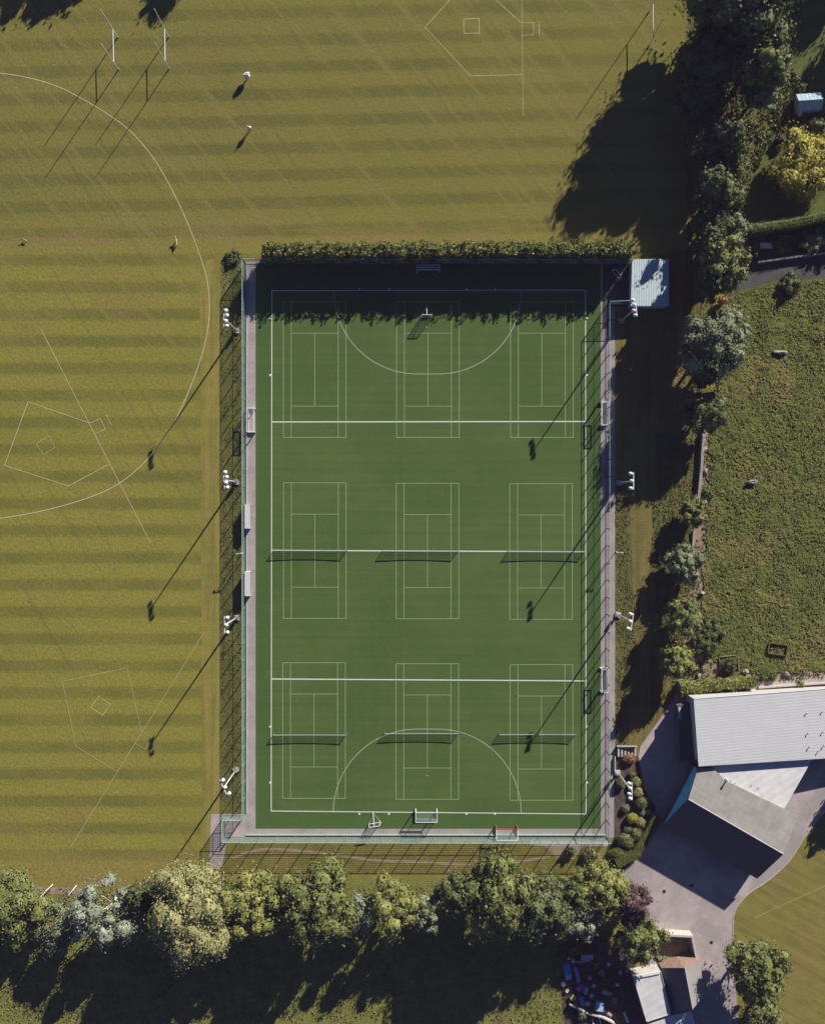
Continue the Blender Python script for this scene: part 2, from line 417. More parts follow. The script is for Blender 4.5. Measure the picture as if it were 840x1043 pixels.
def smooth_path(pts, n=6):
    out = []
    for i in range(len(pts) - 1):
        p0 = Vector(pts[max(i - 1, 0)]); p1 = Vector(pts[i]); p2 = Vector(pts[i + 1]); p3 = Vector(pts[min(i + 2, len(pts) - 1)])
        for k in range(n):
            t = k / n
            out.append(tuple(.5 * ((2 * p1) + (p2 - p0) * t + (2 * p0 - 5 * p1 + 4 * p2 - p3) * t * t + (3 * p1 - p0 - 3 * p2 + p3) * t ** 3)))
    out.append(tuple(pts[-1])); return out

# ------------------------------------------------------------------ ground
g = MB(); g.add([(-400, -400, 0), (400, -400, 0), (400, 400, 0), (-400, 400, 0)], [(0, 1, 2, 3)])
g.build('playing_field', 'field', kind='structure')
sheet('mown_margin', [(204, 268), (250, 252), (250, 832), (226, 880), (206, 880)], .004, 'margin', .15)
sheet('grass_bank', [(224, 268), (230, 258), (250, 258), (250, 829), (226, 829)], .008, 'bank', .12)
sheet('south_verge', [(219, 853), (640, 853), (640, 900), (212, 892)], .006, 'south', .15)
sheet('east_verge', [(619, 262), (648, 262), (720, 250), (716, 440), (712, 560), (702, 700), (690, 735), (652, 770), (619, 770)], .004, 'verge', .2)
sheet('rough_strip', [(626, 495), (640, 495), (643, 560), (646, 620), (640, 760), (626, 760)], .008, 'rough', .06)
sheet('mown_strip', [(668, 440), (715, 440), (708, 560), (672, 650), (662, 560)], .008, 'rough', .12)
sheet('woodland_grass', [(-60, 905), (50, 905), (130, 912), (240, 895), (420, 892), (640, 905), (640, 1150), (-60, 1150)], .005, 'wood', .35)
sheet('garden_ground', [(722, -60), (900, -60), (900, 262), (728, 266), (714, 180)], .004, 'rough', .3)
sheet('garden_lawn', [(790, -60), (900, -60), (860, 120), (800, 108), (782, 66)], .008, 'lawn', .1)
sheet('garden_lawn', [(783, 135), (840, 130), (850, 226), (762, 238), (764, 180)], .008, 'lawn', .1)
sheet('garden_lawn', [(735, 90), (768, 40), (781, 68), (752, 112)], .009, 'lawn', .1)
sheet('access_track', [(728, 262), (900, 236), (900, 286), (730, 300)], .006, 'tar', .12)
sheet('woodland_soil', [(700, -60), (722, -60), (728, 300), (706, 440), (700, 260)], .007, 'rough', .3)
sheet('rubble_strip', [(712, 440), (720, 440), (722, 500), (718, 560), (714, 610), (720, 640), (712, 690), (694, 690), (698, 640), (703, 590), (708, 520)], .0155, 'dirt', .22, 1.2)
sheet('earth_bank', [(690, 676), (730, 672), (775, 684), (860, 672), (900, 670), (900, 706), (690, 712)], .0155, 'dirt', .3, 1.2)
sheet('concrete_path', [(764, 694), (900, 682), (900, 700), (764, 706)], .0195, 'pad', .05)
yard = smooth_path([(860, 812), (840, 826), (822, 848), (803, 877), (780, 898), (762, 910), (749, 926), (746, 945), (748, 985), (752, 1060)], 5)
sheet('tarmac_yard', [(650, 770), (652, 760), (690, 706), (900, 700), (900, 790)] + yard + [(752, 1110), (640, 1110), (660, 990), (652, 940), (634, 889), (642, 868), (655, 845), (656, 800)], .012, 'pave')
sheet('side_lawn', [(900, 790), (860, 812)] + [tuple(q) for q in yard[1:]] + [(752, 1110), (900, 1110)], .008, 'side_lawn')
kb = MB(); stroke(kb, yard[2:42], .14, .0); kb2 = MB()
vs = kb.v; n = len(vs)
kb2.add([(x, y, .004) for x, y, _ in vs] + [(x, y, .07) for x, y, _ in vs],
        [tuple(reversed(f)) for f in kb.f] + [tuple(i + n for i in f) for f in kb.f] + [(i, i + n, i + 2 + n, i + 2) for i in range(0, n - 2, 2)] + [(i + 3, i + 3 + n, i + 1 + n, i + 1) for i in range(0, n - 2, 2)])
kb2.build('kerb', 'conc', kind='structure')
sheet('planting_bed', [(625, 772), (650, 770), (653, 800), (668, 822), (648, 872), (634, 888), (612, 884), (619, 860), (625, 858)], .016, 'soil', .05)
sheet('pitch_base', [(250, 266), (641, 262), (641, 312), (626, 312), (626, 853), (232, 853), (216, 829), (250, 829)], .010, 'path')
sheet('artificial_turf_pitch', [(260.5, 268), (611.5, 268), (611.5, 844), (260.5, 844)], .022, 'turf')
sheet('concrete_pad', [(215, 829), (250.5, 829), (250.5, 853.5), (232, 853.5), (226, 884), (213, 886)], .014, 'pad', .03)
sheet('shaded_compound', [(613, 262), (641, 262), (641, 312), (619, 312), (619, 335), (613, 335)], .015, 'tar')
wp = MB(); stroke(wp, smooth_path([(236, 874), (270, 865), (330, 869), (380, 876), (430, 878), (500, 881), (560, 872)]), .45, .011); wp.build('worn_track', 'worn', kind='structure')
wp = MB(); stroke(wp, smooth_path([(540, 858.5), (580, 859.5), (619, 859)]), .9, .0125); wp.build('concrete_edge_path', 'pad', kind='structure')
sheet('worn_patch', [(555, 862), (596, 861), (585, 876), (566, 874)], .0095, 'worn', .15, 1)

# meadow: rough tussocky grass, real relief
def inside(poly, x, y):
    c = False; j = len(poly) - 1
    for i in range(len(poly)):
        xi, yi = poly[i]; xj, yj = poly[j]
        if (yi > y) != (yj > y) and x < (xj - xi) * (y - yi) / (yj - yi) + xi: c = not c
        j = i
    return c
mp = [P(*q) for q in [(742, 302), (790, 290), (850, 284), (900, 284), (900, 683), (840, 683), (775, 688), (735, 680), (716, 664), (712, 640), (716, 615), (716, 560), (722, 510), (722, 440), (730, 400), (736, 350)]]
xs = [p[0] for p in mp]; ys = [p[1] for p in mp]; x0, x1, y0, y1 = min(xs), max(xs), min(ys), max(ys); st = .17
nx = int((x1 - x0) / st) + 1; ny = int((y1 - y0) / st) + 1
idx = {}; mb = MB()
for j in range(ny):
    for i in range(nx):
        x = x0 + i * st; y = y0 + j * st
        wx = x + .9 * noise.noise(Vector((x * .6, y * .6, 1))); wy = y + .9 * noise.noise(Vector((x * .6, y * .6, 9)))
        if not inside(mp, wx, wy): continue
        u_, v_ = x * .83 - y * .55, x * .55 + y * .83
        a = noise.noise(Vector((x * .42, y * .42, 0))) + .6 * noise.noise(Vector((u_ * 1.1, v_ * 1.1, 4))); b = noise.noise(Vector((x * 1.9, y * 1.9, u_ * .3))) + .8 * noise.noise(Vector((u_ * 3.7, v_ * 3.7, 7))); c = noise.noise(Vector((x * .15, y * .15, 2)))
        idx[i, j] = len(mb.v); mb.v.append((x + random.uniform(-.04, .04), y + random.uniform(-.04, .04), .17 + .13 * a + (.09 + .10 * c) * b + random.uniform(-.05, .05)))
for (i, j), k in idx.items():
    q = [idx.get((i + 1, j)), idx.get((i + 1, j + 1)), idx.get((i, j + 1))]
    if None not in q: mb.f.append((k, *q))
mb.v = [(x, y, max(z, .02)) for x, y, z in mb.v]
mb.build('meadow_ground', 'meadow', kind='structure')
sheet('meadow_base', [(736, 300), (790, 286), (900, 280), (900, 690), (700, 690), (712, 560), (718, 440), (730, 380)], .013, 'rough', .2)

# ------------------------------------------------------------------ markings
Z = .028
mb = MB()
stroke(mb, [(277, 296), (596, 295.5), (596.5, 829), (276.3, 826), (277, 296)], .14, Z); mb.build('hockey_boundary_line', 'line', kind='structure')
for (a, b) in (((277, 429.8), (596, 429.3)), ((276.8, 560.5), (596, 562)), ((276.6, 691.5), (596, 693.5))):
    mb = MB(); stroke(mb, [a, b], .18, Z + .004); mb.build('hockey_cross_line', 'line', kind='structure')
def dee(cx, yb, s):
    R = 14.63; hw = 1.83; pts = []
    x0, y0 = P(cx, yb)
    for k in range(19):
        t = PI - PI / 2 * k / 18; pts.append((x0 - hw + R * math.cos(t), y0 + s * R * math.sin(t)))
    for k in range(19):
        t = PI / 2 - PI / 2 * k / 18; pts.append((x0 + hw + R * math.cos(t), y0 + s * R * math.sin(t)))
    return pts
for cx, yb, s in ((435.5, 296, -1), (435, 827.5, 1)):
    mb = MB(); stroke(mb, dee(cx, yb, s), .10, Z + .008, px=False); mb.build('shooting_circle_line', 'arc', kind='structure')
tk = MB()
for x, sx in ((275.2, -1), (597.4, 1)):
    for y in (324, 381, 740, 797): tk.box(-.22, .22, -.16, .16, .030, .034, 0, (0, 0)); 
tk = MB()
def tick(x, y): 
    a, b = P(x, y); tk.box(a - .16, a + .16, b - .16, b + .16, .0235, .0385)
for x in (275.3, 597.5):
    for y in (324, 382, 740, 797): tick(x, y)
for y in (294.6, 828.9):
    for x in (366, 396, 475, 504): tick(x, y)
for q in ((435, 790), (434, 333)):
    a, b = P(*q); tk.tube([(a, b, .0235), (a, b, .0385)], .09, 10)
tk.build('line_ticks', 'line', kind='structure')
def tennis(x0, y0, nm):
    k = 1 / S; w = 10.97 * k; l = 23.77 * k; x1 = x0 + w; y1 = y0 + l; a = 1.37 * k; sv = 5.485 * k; W = .085
    mb = MB(); stroke(mb, [(x0, y0), (x1, y0), (x1, y1), (x0, y1), (x0, y0)], W, Z + .012)
    for x in (x0 + a, x1 - a): stroke(mb, [(x, y0 + .3), (x, y1 - .3)], W, Z + .016)
    for y in (y0 + sv, y1 - sv): stroke(mb, [(x0 + a, y), (x1 - a, y)], W, Z + .020)
    stroke(mb, [((x0 + x1) / 2, y0 + sv), ((x0 + x1) / 2, y1 - sv)], W, Z + .024)
    mb.build('tennis_court_lines', 'tline', kind='structure')
for (x, y) in ((288.7, 307.5), (403.8, 307.5), (519.7, 307.5), (288.8, 491.8), (403.4, 492.2), (518.9, 492.7), (288, 675), (403.2, 676), (519.3, 677)): tennis(x, y, '')
def chalk(pts, w=.11, mat='chalk', z=.010, name='field_line'):
    mb = MB(); stroke(mb, pts, w, z); mb.build(name, mat, kind='structure')
chalk(smooth_path([(-60, 79), (-30, 74.5), (0, 74.5), (33, 80), (60, 88.5), (81, 99), (108, 115), (133, 133.5), (155, 159), (172, 187), (189, 222), (203, 258), (211, 285), (213.5, 312), (211, 340), (203, 370), (190, 404), (172, 440), (150, 468), (122, 492), (90, 507), (45, 520), (0, 528), (-30, 531), (-60, 530)]), .15, 'chalk', .014, 'cricket_boundary_line')
chalk([(42, 335), (100, 449), (153, 552)], .10, 'chalk', .010)
chalk([(111, 473), (70, 495), (5, 474), (29, 409), (91.7, 431)], .10, 'chalk', .018)
chalk([(91.7, 431), (102.5, 426.5), (107.5, 437), (97, 442)], .09, 'chalk', .022); chalk([(108.5, 423), (114, 433)], .09)
chalk([(50, 444), (56.5, 455.5), (44.5, 463), (37, 452), (50, 444)], .08, 'chalk2')
chalk([(208, 644), (72, 863)], .10, 'chalk2'); chalk([(144.5, 745), (129.5, 680), (64, 694), (77.5, 760), (120, 786)], .10, 'chalk2', .018)
chalk([(100.7, 709), (112.5, 717), (105, 728.5), (92.7, 720.5), (100.7, 709)], .09, 'chalk'); chalk([(144.5, 745), (155, 751), (148, 763), (137.5, 757)], .09, 'chalk2', .022)
chalk([(530.7, -40), (532.5, 118)], .11, 'chalk2'); chalk([(505, 0), (530.5, 23.3)], .10, 'chalk', .014); chalk([(505, 0), (462, -60)], .10, 'chalk2', .014)
chalk([(500, -60), (458, 0), (432.7, 27.7), (479, 77.3), (532, 76)], .10, 'chalk', .018)
chalk([(472, 19.3), (487.7, 18.5), (488, 33.7), (472.3, 34), (472, 19.3)], .10, 'chalk'); chalk([(531, 23.3), (543, 23.3), (543, 35.5), (531, 36)], .09, 'chalk', .022); chalk([(548.7, 21.7), (549, 36)], .09)
chalk([(767, 935), (860, 893)], .10, 'chalk2', .018); 

# ------------------------------------------------------------------ vegetation
def leaves(cen, nrm, size, out, spread=.6):
    """bent leaf-clump quads at cen (n,3), facing near nrm"""
    n = len(cen)
    d = nrm + RNG.normal(0, spread, (n, 3)); d /= np.linalg.norm(d, axis=1)[:, None] + 1e-9
    a = np.cross(d, RNG.normal(0, 1, (n, 3))); a /= np.linalg.norm(a, axis=1)[:, None] + 1e-9
    b = np.cross(d, a); sz = size * RNG.uniform(.6, 1.35, (n, 1)); el = RNG.uniform(.55, 1., (n, 1))
    v = np.stack([cen - a * sz, cen - b * sz * el + d * sz * .25, cen + a * sz, cen + b * sz * el + d * sz * .25], 1).reshape(-1, 3)
    o = len(out.v); out.v += v.tolist(); out.f += (np.arange(n * 4).reshape(-1, 4) + o).tolist()
def core(out, c, r, seed):
    n, m = 10, 7; vs = []; o = len(out.v)
    tmp = MB(); tmp.ball((0, 0, 0), 1, n, m)
    for v in tmp.v:
        k = 1 + .30 * noise.noise(Vector(v) * 1.6 + Vector((seed, 0, 0)))
        vs.append((c[0] + v[0] * r[0] * k, c[1] + v[1] * r[1] * k, c[2] + v[2] * r[2] * k))
    out.add(vs, tmp.f)
def crown_mesh(R, h, hb, nl, leafsize, dens, squash=1., loose=.0, seed=0):
    """crown of many ragged clumps between heights hb and h, radius R"""
    rr = random.Random(seed); out = MB()
    hc = (hb + h) / 2; hz = (h - hb) / 2; n0 = int(nl * (2.3 if R > 3.8 else 3.2) * (1 if dens > .9 else .85))
    if dens > .9 or R < 3.8: core(out, (0, 0, hc), (R * .62, R * .62, hz * .66), seed)
    for i in range(n0):
        t = math.acos(1 - 1.8 * (i + .5) / n0); p = i * 2.39996 + rr.uniform(-.5, .5)
        ol = 1 + .34 * noise.noise(Vector((math.cos(p) * 1.1 * math.sin(t), math.sin(p) * 1.1 * math.sin(t), math.cos(t) + seed * .7)))
        q = rr.uniform(.60, .86) * ol; lr = rr.uniform(.18, .32)
        c = np.array((R * q * math.sin(t) * math.cos(p), R * q * math.sin(t) * math.sin(p), hc + hz * q * math.cos(t)))
        e = np.array((rr.uniform(.8, 1.3), rr.uniform(.8, 1.3), rr.uniform(.7, 1.1) * (1.2 if hz > R else .9))) * R * lr
        core(out, c, e * .68, i * 3 + seed)
        n = int(dens * 3.4 * PI * R * R * lr * lr / (leafsize * leafsize * 3.2))
        d = RNG.normal(0, 1, (n, 3)); d[:, 2] += .2; d /= np.linalg.norm(d, axis=1)[:, None]
        lump = 1 + .30 * np.sin(d[:, :1] * 4.3 + i) * np.sin(d[:, 1:2] * 5.1 + 2 * i) + .2 * np.sin(d[:, 2:3] * 6 + 3 * i)
        leaves(c + d * e * RNG.uniform(.68, 1.14 + loose, (n, 1)) * lump, d + (c - np.array((0, 0, hc))) / R * .35, leafsize * .80, out, .38)
    n = int(40 + R * 12); d = RNG.normal(0, 1, (n, 3)); d /= np.linalg.norm(d, axis=1)[:, None]
    leaves(np.array((0, 0, hc)) + d * np.array((R, R, hz)) * RNG.uniform(.7, 1.05, (n, 1)), d, leafsize * .8, out, 1.)
    return out
def trunk_mesh(h, hb, R, seed, r=None):
    rr = random.Random(seed + 99); out = MB(); r = r or (.12 + h * .018)
    top = hb + (h - hb) * .55; lean = (rr.uniform(-.3, .3), rr.uniform(-.3, .3))
    pts = [(0, 0, -.05), (0, 0, .3), (lean[0] * .4, lean[1] * .4, top * .5), (lean[0], lean[1], top)]
    out.tube(pts, [r * 1.35, r, r * .75, r * .3], 10)
    for k in range(5):
        a = k * 1.26 + rr.uniform(-.4, .4); z0 = hb * .75 + (top - hb * .75) * k / 6; q = R * rr.uniform(.45, .65)
        f = z0 / top; s = (lean[0] * f, lean[1] * f)
        out.tube([(s[0], s[1], z0), (s[0] + q * .5 * math.cos(a), s[1] + q * .5 * math.sin(a), z0 + q * .35), (s[0] + q * math.cos(a), s[1] + q * math.sin(a), z0 + q * .9)], [r * .5, r * .32, r * .1], 6)
    return out
tree_n = [0]
def tree(name, label, px, py, rpx, h, lf, hb=None, nl=13, ls=.27, dens=1.0, group=None, bark='bark', cat='tree', loose=.05, ground=False, sy=1.):
    """px,py,rpx: where the crown is seen from above; its foot is worked back from its height"""
    tree_n[0] += 1; sd = tree_n[0] * 17
    hb = h * .22 if hb is None else hb
    hc = hb + (h - hb) * .55
    x, y = P(px, py, 0 if ground else hc); R = rpx * S * (1 - hc / H)
    t = thing(name, label, cat, (x, y, 0), 0, group)
    t.scale = (1, sy, 1)
    crown_mesh(R, h, hb, nl, ls, dens, seed=sd, loose=loose).build('crown', L[lf], t)
    trunk_mesh(h, hb, R, sd).build('trunk', bark, t, True)
    return t
def shrub(name, label, px, py, rpx, h, lf, ls=.10, dens=1.6, group=None, cat='shrub', nl=5):
    tree_n[0] += 1; sd = tree_n[0] * 13
    x, y = P(px, py, h * .6); R = rpx * S
    o = crown_mesh(R, h, -.1 * h, nl, ls, dens, seed=sd).build(name, L[lf]); o.location = (x, y, 0)
    return tag(o, label, cat, group)
def ballshrub(name, label, px, py, rx, ry, h, lf, group=None, rot=0.):
    sd = tree_n[0] = tree_n[0] + 1; x, y = P(px, py, h * .6); out = MB()
    a, b = rx * S, ry * S
    tmp = MB(); tmp.ball((0, 0, 0), 1, 20, 14); vs = []
    for v in tmp.v:
        k = 1 + .26 * noise.noise(Vector(v) * 2.2 + Vector((sd * 3.1, 0, 0))); vs.append((v[0] * a * k, v[1] * b * k, h * .48 + v[2] * h * .52 * k))
    out.add(vs, tmp.f)
    n = int(1500 * a * b + 200); d = RNG.normal(0, 1, (n, 3)); d /= np.linalg.norm(d, axis=1)[:, None]
    leaves(np.array((0, 0, h * .48)) + d * np.array((a, b, h * .52)) * RNG.uniform(.85, 1.20, (n, 1)) * (1 + .12 * np.sin(d[:, :1] * 5 + sd) * np.sin(d[:, 1:2] * 6)), d, .085, out, .6)
    o = out.build(name, L[lf]); o.location = (x, y, 0); o.rotation_euler = (0, 0, rot)
    return tag(o, label, 'shrub', group)
def hedge(name, label, path, w, h, lf, ls=.14, dens=14, spike=.0, rough=.1, group=None, z0=0.):
    """path in metres; a swept box of foliage with leaf clumps over top and sides"""
    p = [Vector(q) for q in path]; out = MB(); rings = []; L_ = []
    pts = []
    for i in range(len(p) - 1):
        n = max(1, int((p[i + 1] - p[i]).length / .8))
        for k in range(n): pts.append(p[i].lerp(p[i + 1], k / n))
    pts.append(p[-1]); prof = [(-.5, 0), (-.52, .5), (-.46, .93), (-.2, 1.), (.2, 1.), (.46, .93), (.52, .5), (.5, 0)]
    vs = []; m = len(prof)
    for i, q in enumerate(pts):
        t = (pts[min(i + 1, len(pts) - 1)] - pts[max(i - 1, 0)]).normalized(); nr = Vector((-t.y, t.x))
        for (a, b) in prof:
            v = Vector((*(q + nr * a * w * .92), z0 + b * h * .97)); k = rough * noise.noise(v * .9) * 2
            vs.append((v.x + nr.x * k, v.y + nr.y * k, v.z + (k if b > 0 else 0)))
    fs = [(i * m + k, i * m + k + 1, (i + 1) * m + k + 1, (i + 1) * m + k) for i in range(len(pts) - 1) for k in range(m - 1)]
    fs += [tuple(range(m)), tuple(range(len(pts) * m - 1, len(pts) * m - m - 1, -1))]
    out.add(vs, fs)
    for i in range(len(p) - 1):
        a, b = p[i], p[i + 1]; l = (b - a).length; t = (b - a) / l; nr = Vector((-t.y, t.x))
        n = int(l * w * dens * 1.6); u = RNG.uniform(0, l, n); s = RNG.uniform(-.5, .5, n) * w
        top = h + RNG.uniform(-.15, .12, n) * rough * 4
        if spike: top = h + spike * (np.sin(u * 2.1) * np.sin(u * .83 + 2) + RNG.uniform(-.9, 1., n) * .6) 
        cen = np.stack([a.x + t.x * u + nr.x * s, a.y + t.y * u + nr.y * s, z0 + top], 1)
        leaves(cen, np.tile((0, 0, 1.), (n, 1)) + (RNG.normal(0, .5, (n, 3)) if spike else 0), ls, out, .5)
        for sg in (-1, 1):
            n = int(l * h * dens); u = RNG.uniform(0, l, n); zz = z0 + RNG.uniform(0.02, 1, n) * h
            s = sg * (w / 2 + RNG.uniform(-.12, .15, n) * (1 + spike * 2) + rough * np.sin(u * 1.7 + zz))
            cen = np.stack([a.x + t.x * u + nr.x * s, a.y + t.y * u + nr.y * s, zz], 1)
            leaves(cen, np.tile((nr.x * sg, nr.y * sg, .3), (n, 1)), ls, out, .5)
    o = out.build(name, L[lf]); return tag(o, label, 'hedge', group)

# tall hedge at the head of the pitch
a = P(271, 262); b = P(640, 260.5)
hedge('tall_hedge', 'long tall evergreen hedge across the north end of the pitch', [a, b], 2.1, 5.2, 'hedge', .19, 15, .60, .36)
# garden hedges, top right
hedge('clipped_hedge', 'flat-topped clipped hedge between yellow tree garden and dark track', [P(757, 238), P(800, 232.5), P(835, 224), P(900, 208)], 1.6, 3.8, 'clip', .09, 24, 0, .05)
hedge('garden_hedge', 'narrow upright leafy hedge in front of the yellow tree', [P(748, 140), P(751, 180), P(746, 213)], 2.0, 3.6, 'green', .17, 16, .3, .25)
hedge('boundary_hedge', 'bushy green hedge behind the pale corrugated barn roof', [P(690, 700), P(725, 696), P(766, 693)], 1.9, 2.0, 'bright', .15, 18, .15, .3)
# clipped hedge round the planting bed
hedge('bed_hedge', 'low clipped hedge bent around the garden of round bushes', [P(668.5, 831), P(646, 868), P(626, 877.5)], 1.75, 1.25, 'clip', .08, 34, 0, .06)

# row of trees along the south
row = 'row of trees along the south side of the field'
tree('broadleaf_tree', 'large green tree cut by the left edge of the photo', 6, 924, 43, 10.4, 'green', group=row, nl=18, ls=.25)
tree('birch_tree', 'small thin silvery tree right of the big left-edge green tree', 57, 946, 28, 7.0, 'silverg', group=row, ls=.2, dens=.75, bark='birch', loose=.15)
tree('birch_tree', 'pale grey-green tree with a white trunk left of the yellow-green giant', 108, 928, 38, 10.4, 'silver', group=row, ls=.22, dens=.8, bark='birch', loose=.12)
tree('broadleaf_tree', 'small dark green tree squeezed against the yellow-green giant', 157, 915, 20, 8.0, 'dark', group=row)
tree('pale_tree', 'tallest pale yellow-green feathery tree in the south row', 194, 936, 44, 14.7, 'pale', group=row, nl=22, ls=.22, sy=1.28)
tree('broadleaf_tree', 'rounded green tree just right of the yellow-green giant', 257, 924, 36, 11.4, 'bright', group=row, nl=17, ls=.28)
tree('broadleaf_tree', 'broad clumpy green tree below the bottom fence, second right of the giant', 321, 924, 43, 13.2, 'green', group=row, nl=20, ls=.30)
tree('birch_tree', 'slim silvery tree between broad clumpy tree and thin light green tree', 369, 931, 20, 8.0, 'silver', group=row, ls=.19, dens=.8, bark='birch')
tree('broadleaf_tree', 'thin light green tree between two slim silvery trees', 402, 926, 31, 10.9, 'bright', group=row, ls=.22, dens=.85, loose=.12)
tree('birch_tree', 'slim silvery tree under the bottom white goal', 436, 930, 23, 10.4, 'silverg', group=row, ls=.19, dens=.8, bark='birch')
tree('broadleaf_tree', 'small dark green tree left of the tall green clump below the red-topped goal', 466, 914, 24, 11.4, 'mid', group=row)
tree('broadleaf_tree', 'tall green tree reaching up below the red-topped goal', 507, 912, 36, 14.2, 'green', group=row, nl=20, sy=1.28)
tree('broadleaf_tree', 'dense dull green tree left of the silver-white tree', 549, 926, 36, 14.2, 'mid', group=row, nl=18, ls=.24)
tree('silver_tree', 'silver-white tree in front of the fresh green tree near the purple one', 591, 930, 26, 10.4, 'silver', group=row, ls=.2, dens=.9)
tree('broadleaf_tree', 'fresh green tree between silver-white tree and purple tree', 612, 907, 31, 11.4, 'bright', group=row, nl=17, ls=.25)
tree('copper_beech', 'dark purple-leaved tree beside the tarmac yard', 643, 921, 22, 9.5, 'purple', nl=14, ls=.2)
tree('broadleaf_tree', 'round green tree hanging over the small grey-roofed house', 652, 958, 27, 8, 'green', nl=15, ls=.22)
tree('broadleaf_tree', 'dark green tree at the edge of the bottom right lawn', 770, 988, 31, 11.5, 'green', nl=19, ls=.25)
tree('broadleaf_tree', 'low green tree at the bottom edge below the lawn-side tree', 775, 1030, 22, 5.5, 'green', nl=11, ls=.22)
# second rank behind the first, added to darken the ground below the row
for (x, y, r, h, lb) in ((150, 897, 14, 11, 'dark added shade tree behind the left side of the yellow-green giant'), (228, 893, 16, 11, 'dark added shade tree behind the right side of the yellow-green giant'), 
                         (478, 893, 18, 11, 'dark added shade tree behind the small dark green one'), (575, 895, 20, 11.5, 'dark added shade tree behind the silver-white tree'), (530, 893, 18, 11, 'dark added shade tree between the tall green tree and the dense dull green one')):
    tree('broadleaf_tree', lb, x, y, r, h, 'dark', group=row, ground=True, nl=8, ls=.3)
# east side, north to south
east = 'big trees and bushes along the east boundary'
tree('broadleaf_tree', 'huge dark tree at the top right throwing the biggest shadow', 758, -8, 58, 20, 'mid', hb=3, nl=26, ls=.36, group=east)
tree('broadleaf_tree', 'big tree on the top right with pale lit right side', 774, 54, 38, 14, 'green', hb=2, nl=22, ls=.32, group=east)
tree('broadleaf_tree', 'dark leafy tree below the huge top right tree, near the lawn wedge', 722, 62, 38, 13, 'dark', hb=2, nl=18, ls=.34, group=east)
tree('broadleaf_tree', 'dark grey-green tree left of the greenhouse', 776, 90, 22, 9.0, 'silverg', group=east, ls=.22, dens=.7)
tree('broadleaf_tree', 'shadowy green tree above the narrow garden hedge', 740, 137, 21, 10.5, 'mid', hb=1.5, group=east, nl=15)
tree('broadleaf_tree', 'dark bushy tree left of the narrow garden hedge', 731, 193, 24, 10.5, 'mid', hb=1.5, group=east, nl=15)
tree('silver_tree', 'silvery green bush at the left end of the flat-topped hedge', 746, 236, 18, 8.0, 'silverg', hb=.8, group=east, ls=.2, dens=.9)
tree('broadleaf_tree', 'spreading yellow-green tree where dark track meets the shadow', 737, 272, 27, 13.5, 'green', hb=1.5, group=east, nl=15, ls=.26)
tree('broadleaf_tree', 'big round grey-green tree on the left edge of the meadow', 728, 350, 36, 13.440000000000001, 'silverg', hb=1.5, group=east, nl=22, ls=.22)
tree('broadleaf_tree', 'smaller green tree just below the big round meadow-edge tree', 719, 421, 26, 8.5, 'mid', hb=1, group=east, nl=13, ls=.24)
tree('hawthorn_tree', 'small feathery tree where the stone wall ends', 706, 522, 16, 4.5, 'green', hb=.8, group=east, ls=.17, dens=.8)
tree('hawthorn_tree', 'small wispy tree halfway down the rubble strip', 697, 574, 21, 5.5, 'silverg', hb=.8, group=east, ls=.18, dens=.6, loose=.2)
tree('hawthorn_tree', 'small green tree on the rubble strip above the yellowish bush', 696, 628, 21, 7.0, 'green', hb=.8, group=east, ls=.19, dens=.8, loose=.15)
tree('hawthorn_tree', 'yellowish bushy tree above the corner of the barn', 690, 674, 20, 7.5, 'bright', hb=.8, group=east, ls=.19, dens=.9)
for (x, y, r, h, lb) in ((704, 105, 32, 9, 'dark tree added for deep shade below the huge top right tree'), (712, 155, 24, 8, 'dark tree added for deep shade left of the narrow garden hedge'), (714, 235, 20, 8.5, 'dark tree added for deep shade right of the corrugated shed'), (712, 258, 15, 12, 'dark tree added for deep shade beside the spreading yellow-green tree'), (709, 302, 15, 12.5, 'dark tree added for deep shade above the big round meadow-edge tree'), (706, 385, 16, 12, 'dark tree added for deep shade between the two meadow-edge trees')):
    tree('broadleaf_tree', lb, x, y, r, h, 'dark', group=east, ground=True, nl=12, ls=.32, hb=1.2)  # extra trees added to fill out the dark shadow on the east side
shrub('bramble_bush', 'dark green bramble bush right of the yellowish bush', 716, 655, 15, 1.8, 'dark', .14)
shrub('bramble_bush', 'low green bramble bush at the foot of the meadow', 726, 640, 14, 1.2, 'mid', .14)
shrub('bramble_bush', 'dark round bush on bare earth above the barn roof', 743, 679, 9, 1.8, 'dark', .13)
shrub('small_bush', 'tiny bush beside the concrete path, left of its pair', 777, 690, 3.6, .9, 'mid', .08)
shrub('small_bush', 'tiny bush beside the concrete path, right of its pair', 787, 690, 4.2, 1.0, 'mid', .08)
shrub('small_bush', 'bright little bush on the concrete path behind the barn', 815, 697, 5, .9, 'bright', .08)
shrub('small_bush', 'green clump under the wall end on the shadowy verge', 721, 502, 7, 1.1, 'green', .1)
shrub('rusty_bush', 'rust-brown dead bush at the meadow corner', 735.5, 306, 6, 2.4, 'rust', .13, nl=4)
tree('yellow_tree', 'bright yellow-green tree in the walled garden', 823, 167, 34, 5.6, 'yellow', hb=1, nl=20, ls=.22, sy=1.1)
shrub('garden_shrub', 'dull olive shrub above the yellow tree at the photo edge', 834, 130, 12, 2.2, 'mid', .14)
shrub('garden_shrub', 'silver-leaved shrub in front of the flat-topped hedge', 828, 244, 16, 1.8, 'silverg', .14)
shrub('garden_shrub', 'green shrub under the left half of flat-topped hedge', 795, 246, 13, 1.4, 'green', .13)
shrub('garden_shrub', 'pinkish brown shrub beside the yellow tree', 795, 142, 7, 1.6, 'purple', .12)
shrub('garden_shrub', 'small pale shrub at the lower left of the greenhouse', 790, 88, 8, 1.6, 'bright', .12)
shrub('garden_shrub', 'small green shrub right above the greenhouse', 817, 90, 6, 1.4, 'green', .12)
